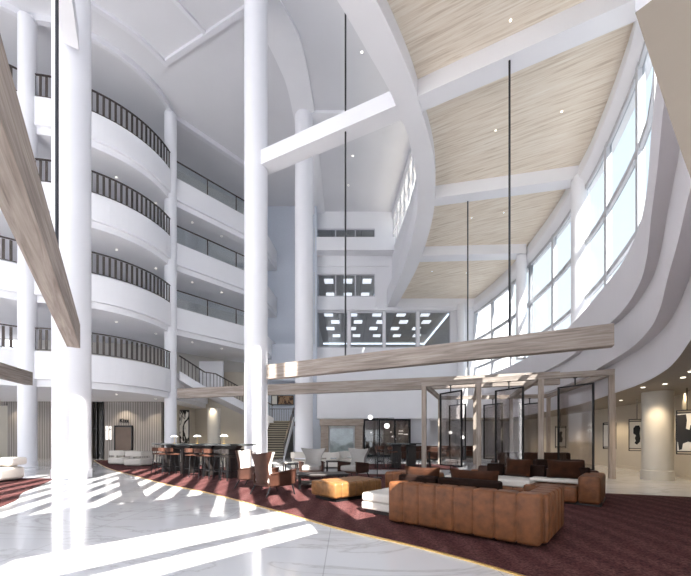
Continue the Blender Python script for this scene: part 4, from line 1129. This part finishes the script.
for k, (u, v) in enumerate(((371, 432.5), (391, 432), (392.3, 436.5), (395.5, 439), (400.5, 433.8), (406, 434.3), (401, 431))):
    X, Z = PY(u, v, fy + .3)
    if k < 4:
        o = MB().lathe([(.05 * math.sin(PI * j / 8) + .001, -.05 * math.cos(PI * j / 8)) for j in range(9)], n=12).build('cabinet_light', LAMPW, rot=True)
        o.location = (X, fy + .3, Z)
        tag(o, 'tiny glowing globe light inside the glass display cabinet', 'light', 'globe lights in the display cabinet')
    else:
        o = MB().box((0, 0, 0), (.3, .1, .05)).build('cabinet_light', LAMPW, rot=True); o.location = (X, fy + .3, Z)
        tag(o, 'short glowing bar light at the right of the display cabinet', 'light', 'bar lights in the display cabinet')

# ------------------------------------------------------------------ hanging art in the corridor and on the left wall
def hang_art(x, y, rz, z0, z1, wd, m, lab, ztop=2.65):
    r = empty('hanging_artwork', (x, y, z0), rz, lab, 'artwork')
    h = z1 - z0; t = .025
    MB().bz(-wd / 2, wd / 2, -t, t, 0, t).bz(-wd / 2, wd / 2, -t, t, h - t, h).bz(-wd / 2, -wd / 2 + t, -t, t, 0, h).bz(wd / 2 - t, wd / 2, -t, t, 0, h).bz(-wd / 2, wd / 2, -t, t, .07, .07 + t).bz(-wd / 2, wd / 2, -t, t, h - .07 - t, h - .07).build('frame', BLACK, r)
    MB().bz(-wd / 2 + t, wd / 2 - t, -.012, .012, .1, h - .1).build('canvas', m, r)
    MB().bar((0, 0, h), (0, 0, ztop - z0), .022, n=8).build('hanging_rod', BLACK, r)
    return r
def blot(r, pts, y=-.016):
    """painted shape lying on the canvas"""
    mb = MB(); n = len(pts); mb.add([(p[0], y, p[1]) for p in pts] + [(p[0], y + .003, p[1]) for p in pts], [tuple(range(n)), tuple(range(n, 2 * n))[::-1]] + [(i, (i + 1) % n, (i + 1) % n + n, i + n) for i in range(n)])
    return mb.build('painted_shape', mat('black_paint', (.012, .01, .01), .6), r)
Y1 = 12.2
X1 = ux(637, Y1)
h1 = hang_art(X1, Y1, -.72, PY(0, 451, Y1)[1], PY(0, 419, Y1)[1], .46, PAGE, 'hanging artwork with one black brushstroke on cream, left of the beige column')
blot(h1, [(-.10, .80), (-.04, .90), (.06, .90), (.09, .80), (.07, .62), (.09, .45), (.08, .33), (.0, .22), (-.07, .28), (-.03, .36), (-.06, .45), (-.03, .55), (-.10, .62)])
Y2 = 9.6
h2 = hang_art(ux(687, Y2), Y2, -.86, PY(0, 454.5, Y2)[1], PY(0, 409.8, Y2)[1], .44, PAGE, 'hanging artwork with bold black paint at the right edge, beyond the beige column')
blot(h2, [(-.23, 1.10), (-.02, 1.12), (.0, .95), (-.02, .72), (.05, .68), (.07, .82), (.14, .78), (.16, .58), (.2, .42), (.1, .33), (.02, .36), (-.08, .30), (-.10, .14), (-.16, .12), (-.18, .34), (-.23, .4)])
Y0 = 18.0
h0 = hang_art(ux(560.5, Y0), Y0, -.25, PY(0, 448, Y0)[1], PY(0, 426, Y0)[1], .50, PAGE, 'small hanging artwork with a black figure seen through the rightmost glass screen')
blot(h0, [(-.12, .62), (.0, .86), (.08, .84), (.05, .62), (.1, .5), (.06, .3), (-.1, .3), (-.05, .48)])
hang_art(ux(609.5, 14.4), 14.4, -1.2, 1.2 - 9 * 14.4 / F, 1.2 + 17.5 * 14.4 / F, .5, PAGE, 'hanging artwork mostly hidden behind the right pavilion post')
wa = empty('wall_artwork', (ux(183.5, 24.5), 24.5, 1.0), 0, 'tall black and white abstract painting right of the slim column', 'artwork')
MB().box((0, 0, 1.15), (.82, .06, 2.35)).build('frame', BLACK, wa)
MB().box((0, -.035, 1.15), (.72, .02, 2.25)).build('canvas', artmat('black_white_abstract', .47, 1.3), wa)
MB().box((0, .2, .5), (.1, .4, 3.0)).build('support', BLACK, wa)
wb = empty('wall_artwork', (ux(164.5, 24.5), 24.5, 1.0), 0, 'tall grey and black painting left of the slim column', 'artwork')
MB().box((0, 0, 1.15), (.62, .06, 2.35)).build('frame', BLACK, wb)
MB().box((0, -.035, 1.15), (.54, .02, 2.25)).build('canvas', artmat('grey_abstract', .55, .9, (.01, .01, .01), (.42, .41, .4), (3, 0, 1)), wb)
MB().box((0, .2, .5), (.1, .4, 3.0)).build('support', BLACK, wb)

# ------------------------------------------------------------------ downlights
dl = MB().lathe([(.042, -.012), (.05, .0)], n=16).build('downlight', LAMPE, rot=True)
dls = []
for u, v in ((643, 388), (691, 372), (621, 401), (683, 378), (665, 384.5)):
    x, y = P(u, v - 1, 2.65)
    dls.append((x, y, 2.64, 'small round downlight in the taupe ceiling of the art corridor', 'corridor downlights'))
for i, d in enumerate(DECK):
    zz = (DECK[i] - 1.6)
    nmz = ['ground', 'first', 'second', 'third'][i]
    for x, y in ((-12.2, 18.4), (-11.2, 20.4), (-14.2, 18.0)):
        dls.append((x, y, zz - .008, 'small downlight in the curved balcony soffit above the %s floor' % nmz, 'downlights above the curved %s floor' % nmz))
    if i:
        for s_ in (.3, .75, 1.2):
            a = sp(s_); dls.append((a[0] - .7, a[1] + .6, zz - .008, 'small downlight in the straight gallery soffit above the %s floor' % nmz, 'downlights above the straight %s floor' % nmz))
for (x, y) in ((5.3, 12.2), (7.2, 11.5), (6.2, 17.0), (7.6, 16.6), (5.6, 22.4), (7.9, 22.6), (4.3, 9.0)):
    dls.append((x, y, 12.13, 'tiny downlight set in the pale timber ceiling', 'timber ceiling downlights'))
for (x, y) in ((.75, 15.9), (.45, 21.7), (.2, 24.2)):
    dls.append((x, y, 19.04, 'tiny downlight in the high white ceiling', 'white ceiling downlights'))
for i, (x, y, z, lab, g) in enumerate(dls):
    o = dl if i == 0 else dl.copy()
    if i: COL.objects.link(o)
    o.location = (x, y, z); o['label'] = lab; o['group'] = g; o['category'] = 'downlight'
    if 'timber' in g: o.scale = (.6, .6, 1)

def spot(x, y, z, e, ang=95, col=(1.0, .80, .55), tgt=None):
    l = bpy.data.lights.new('downlight_beam', 'SPOT'); l.energy = e; l.spot_size = math.radians(ang); l.spot_blend = .6; l.color = col; l.shadow_soft_size = .06
    o = bpy.data.objects.new('downlight_beam', l); COL.objects.link(o); o.location = (x, y, z)
    if tgt: o.rotation_euler = (Vector(tgt) - Vector((x, y, z))).to_track_quat('-Z', 'Y').to_euler()
    return o
for x, y, e in ((8.75, 9.75, 130), (9.9, 8.7, 110), (10.3, 12.2, 120), (10.9, 15.0, 120), (11.2, 18.5, 120), (11.4, 22.5, 120), (8.2, 6.7, 100), (10.4, 10.6, 80)):
    spot(x, y, 2.6, e, 120)
for x, y in ((-11.9, 21.2), (-14.0, 21.4), (-17.6, 21.4), (-20.5, 21.4), (-8.9, 22.9), (-9.6, 25.2)):
    spot(x, y, 3.55, 130, 110, (1, .84, .62))
spot(-4.8, 25.0, 5.6, 160, 100, (1, .8, .5))
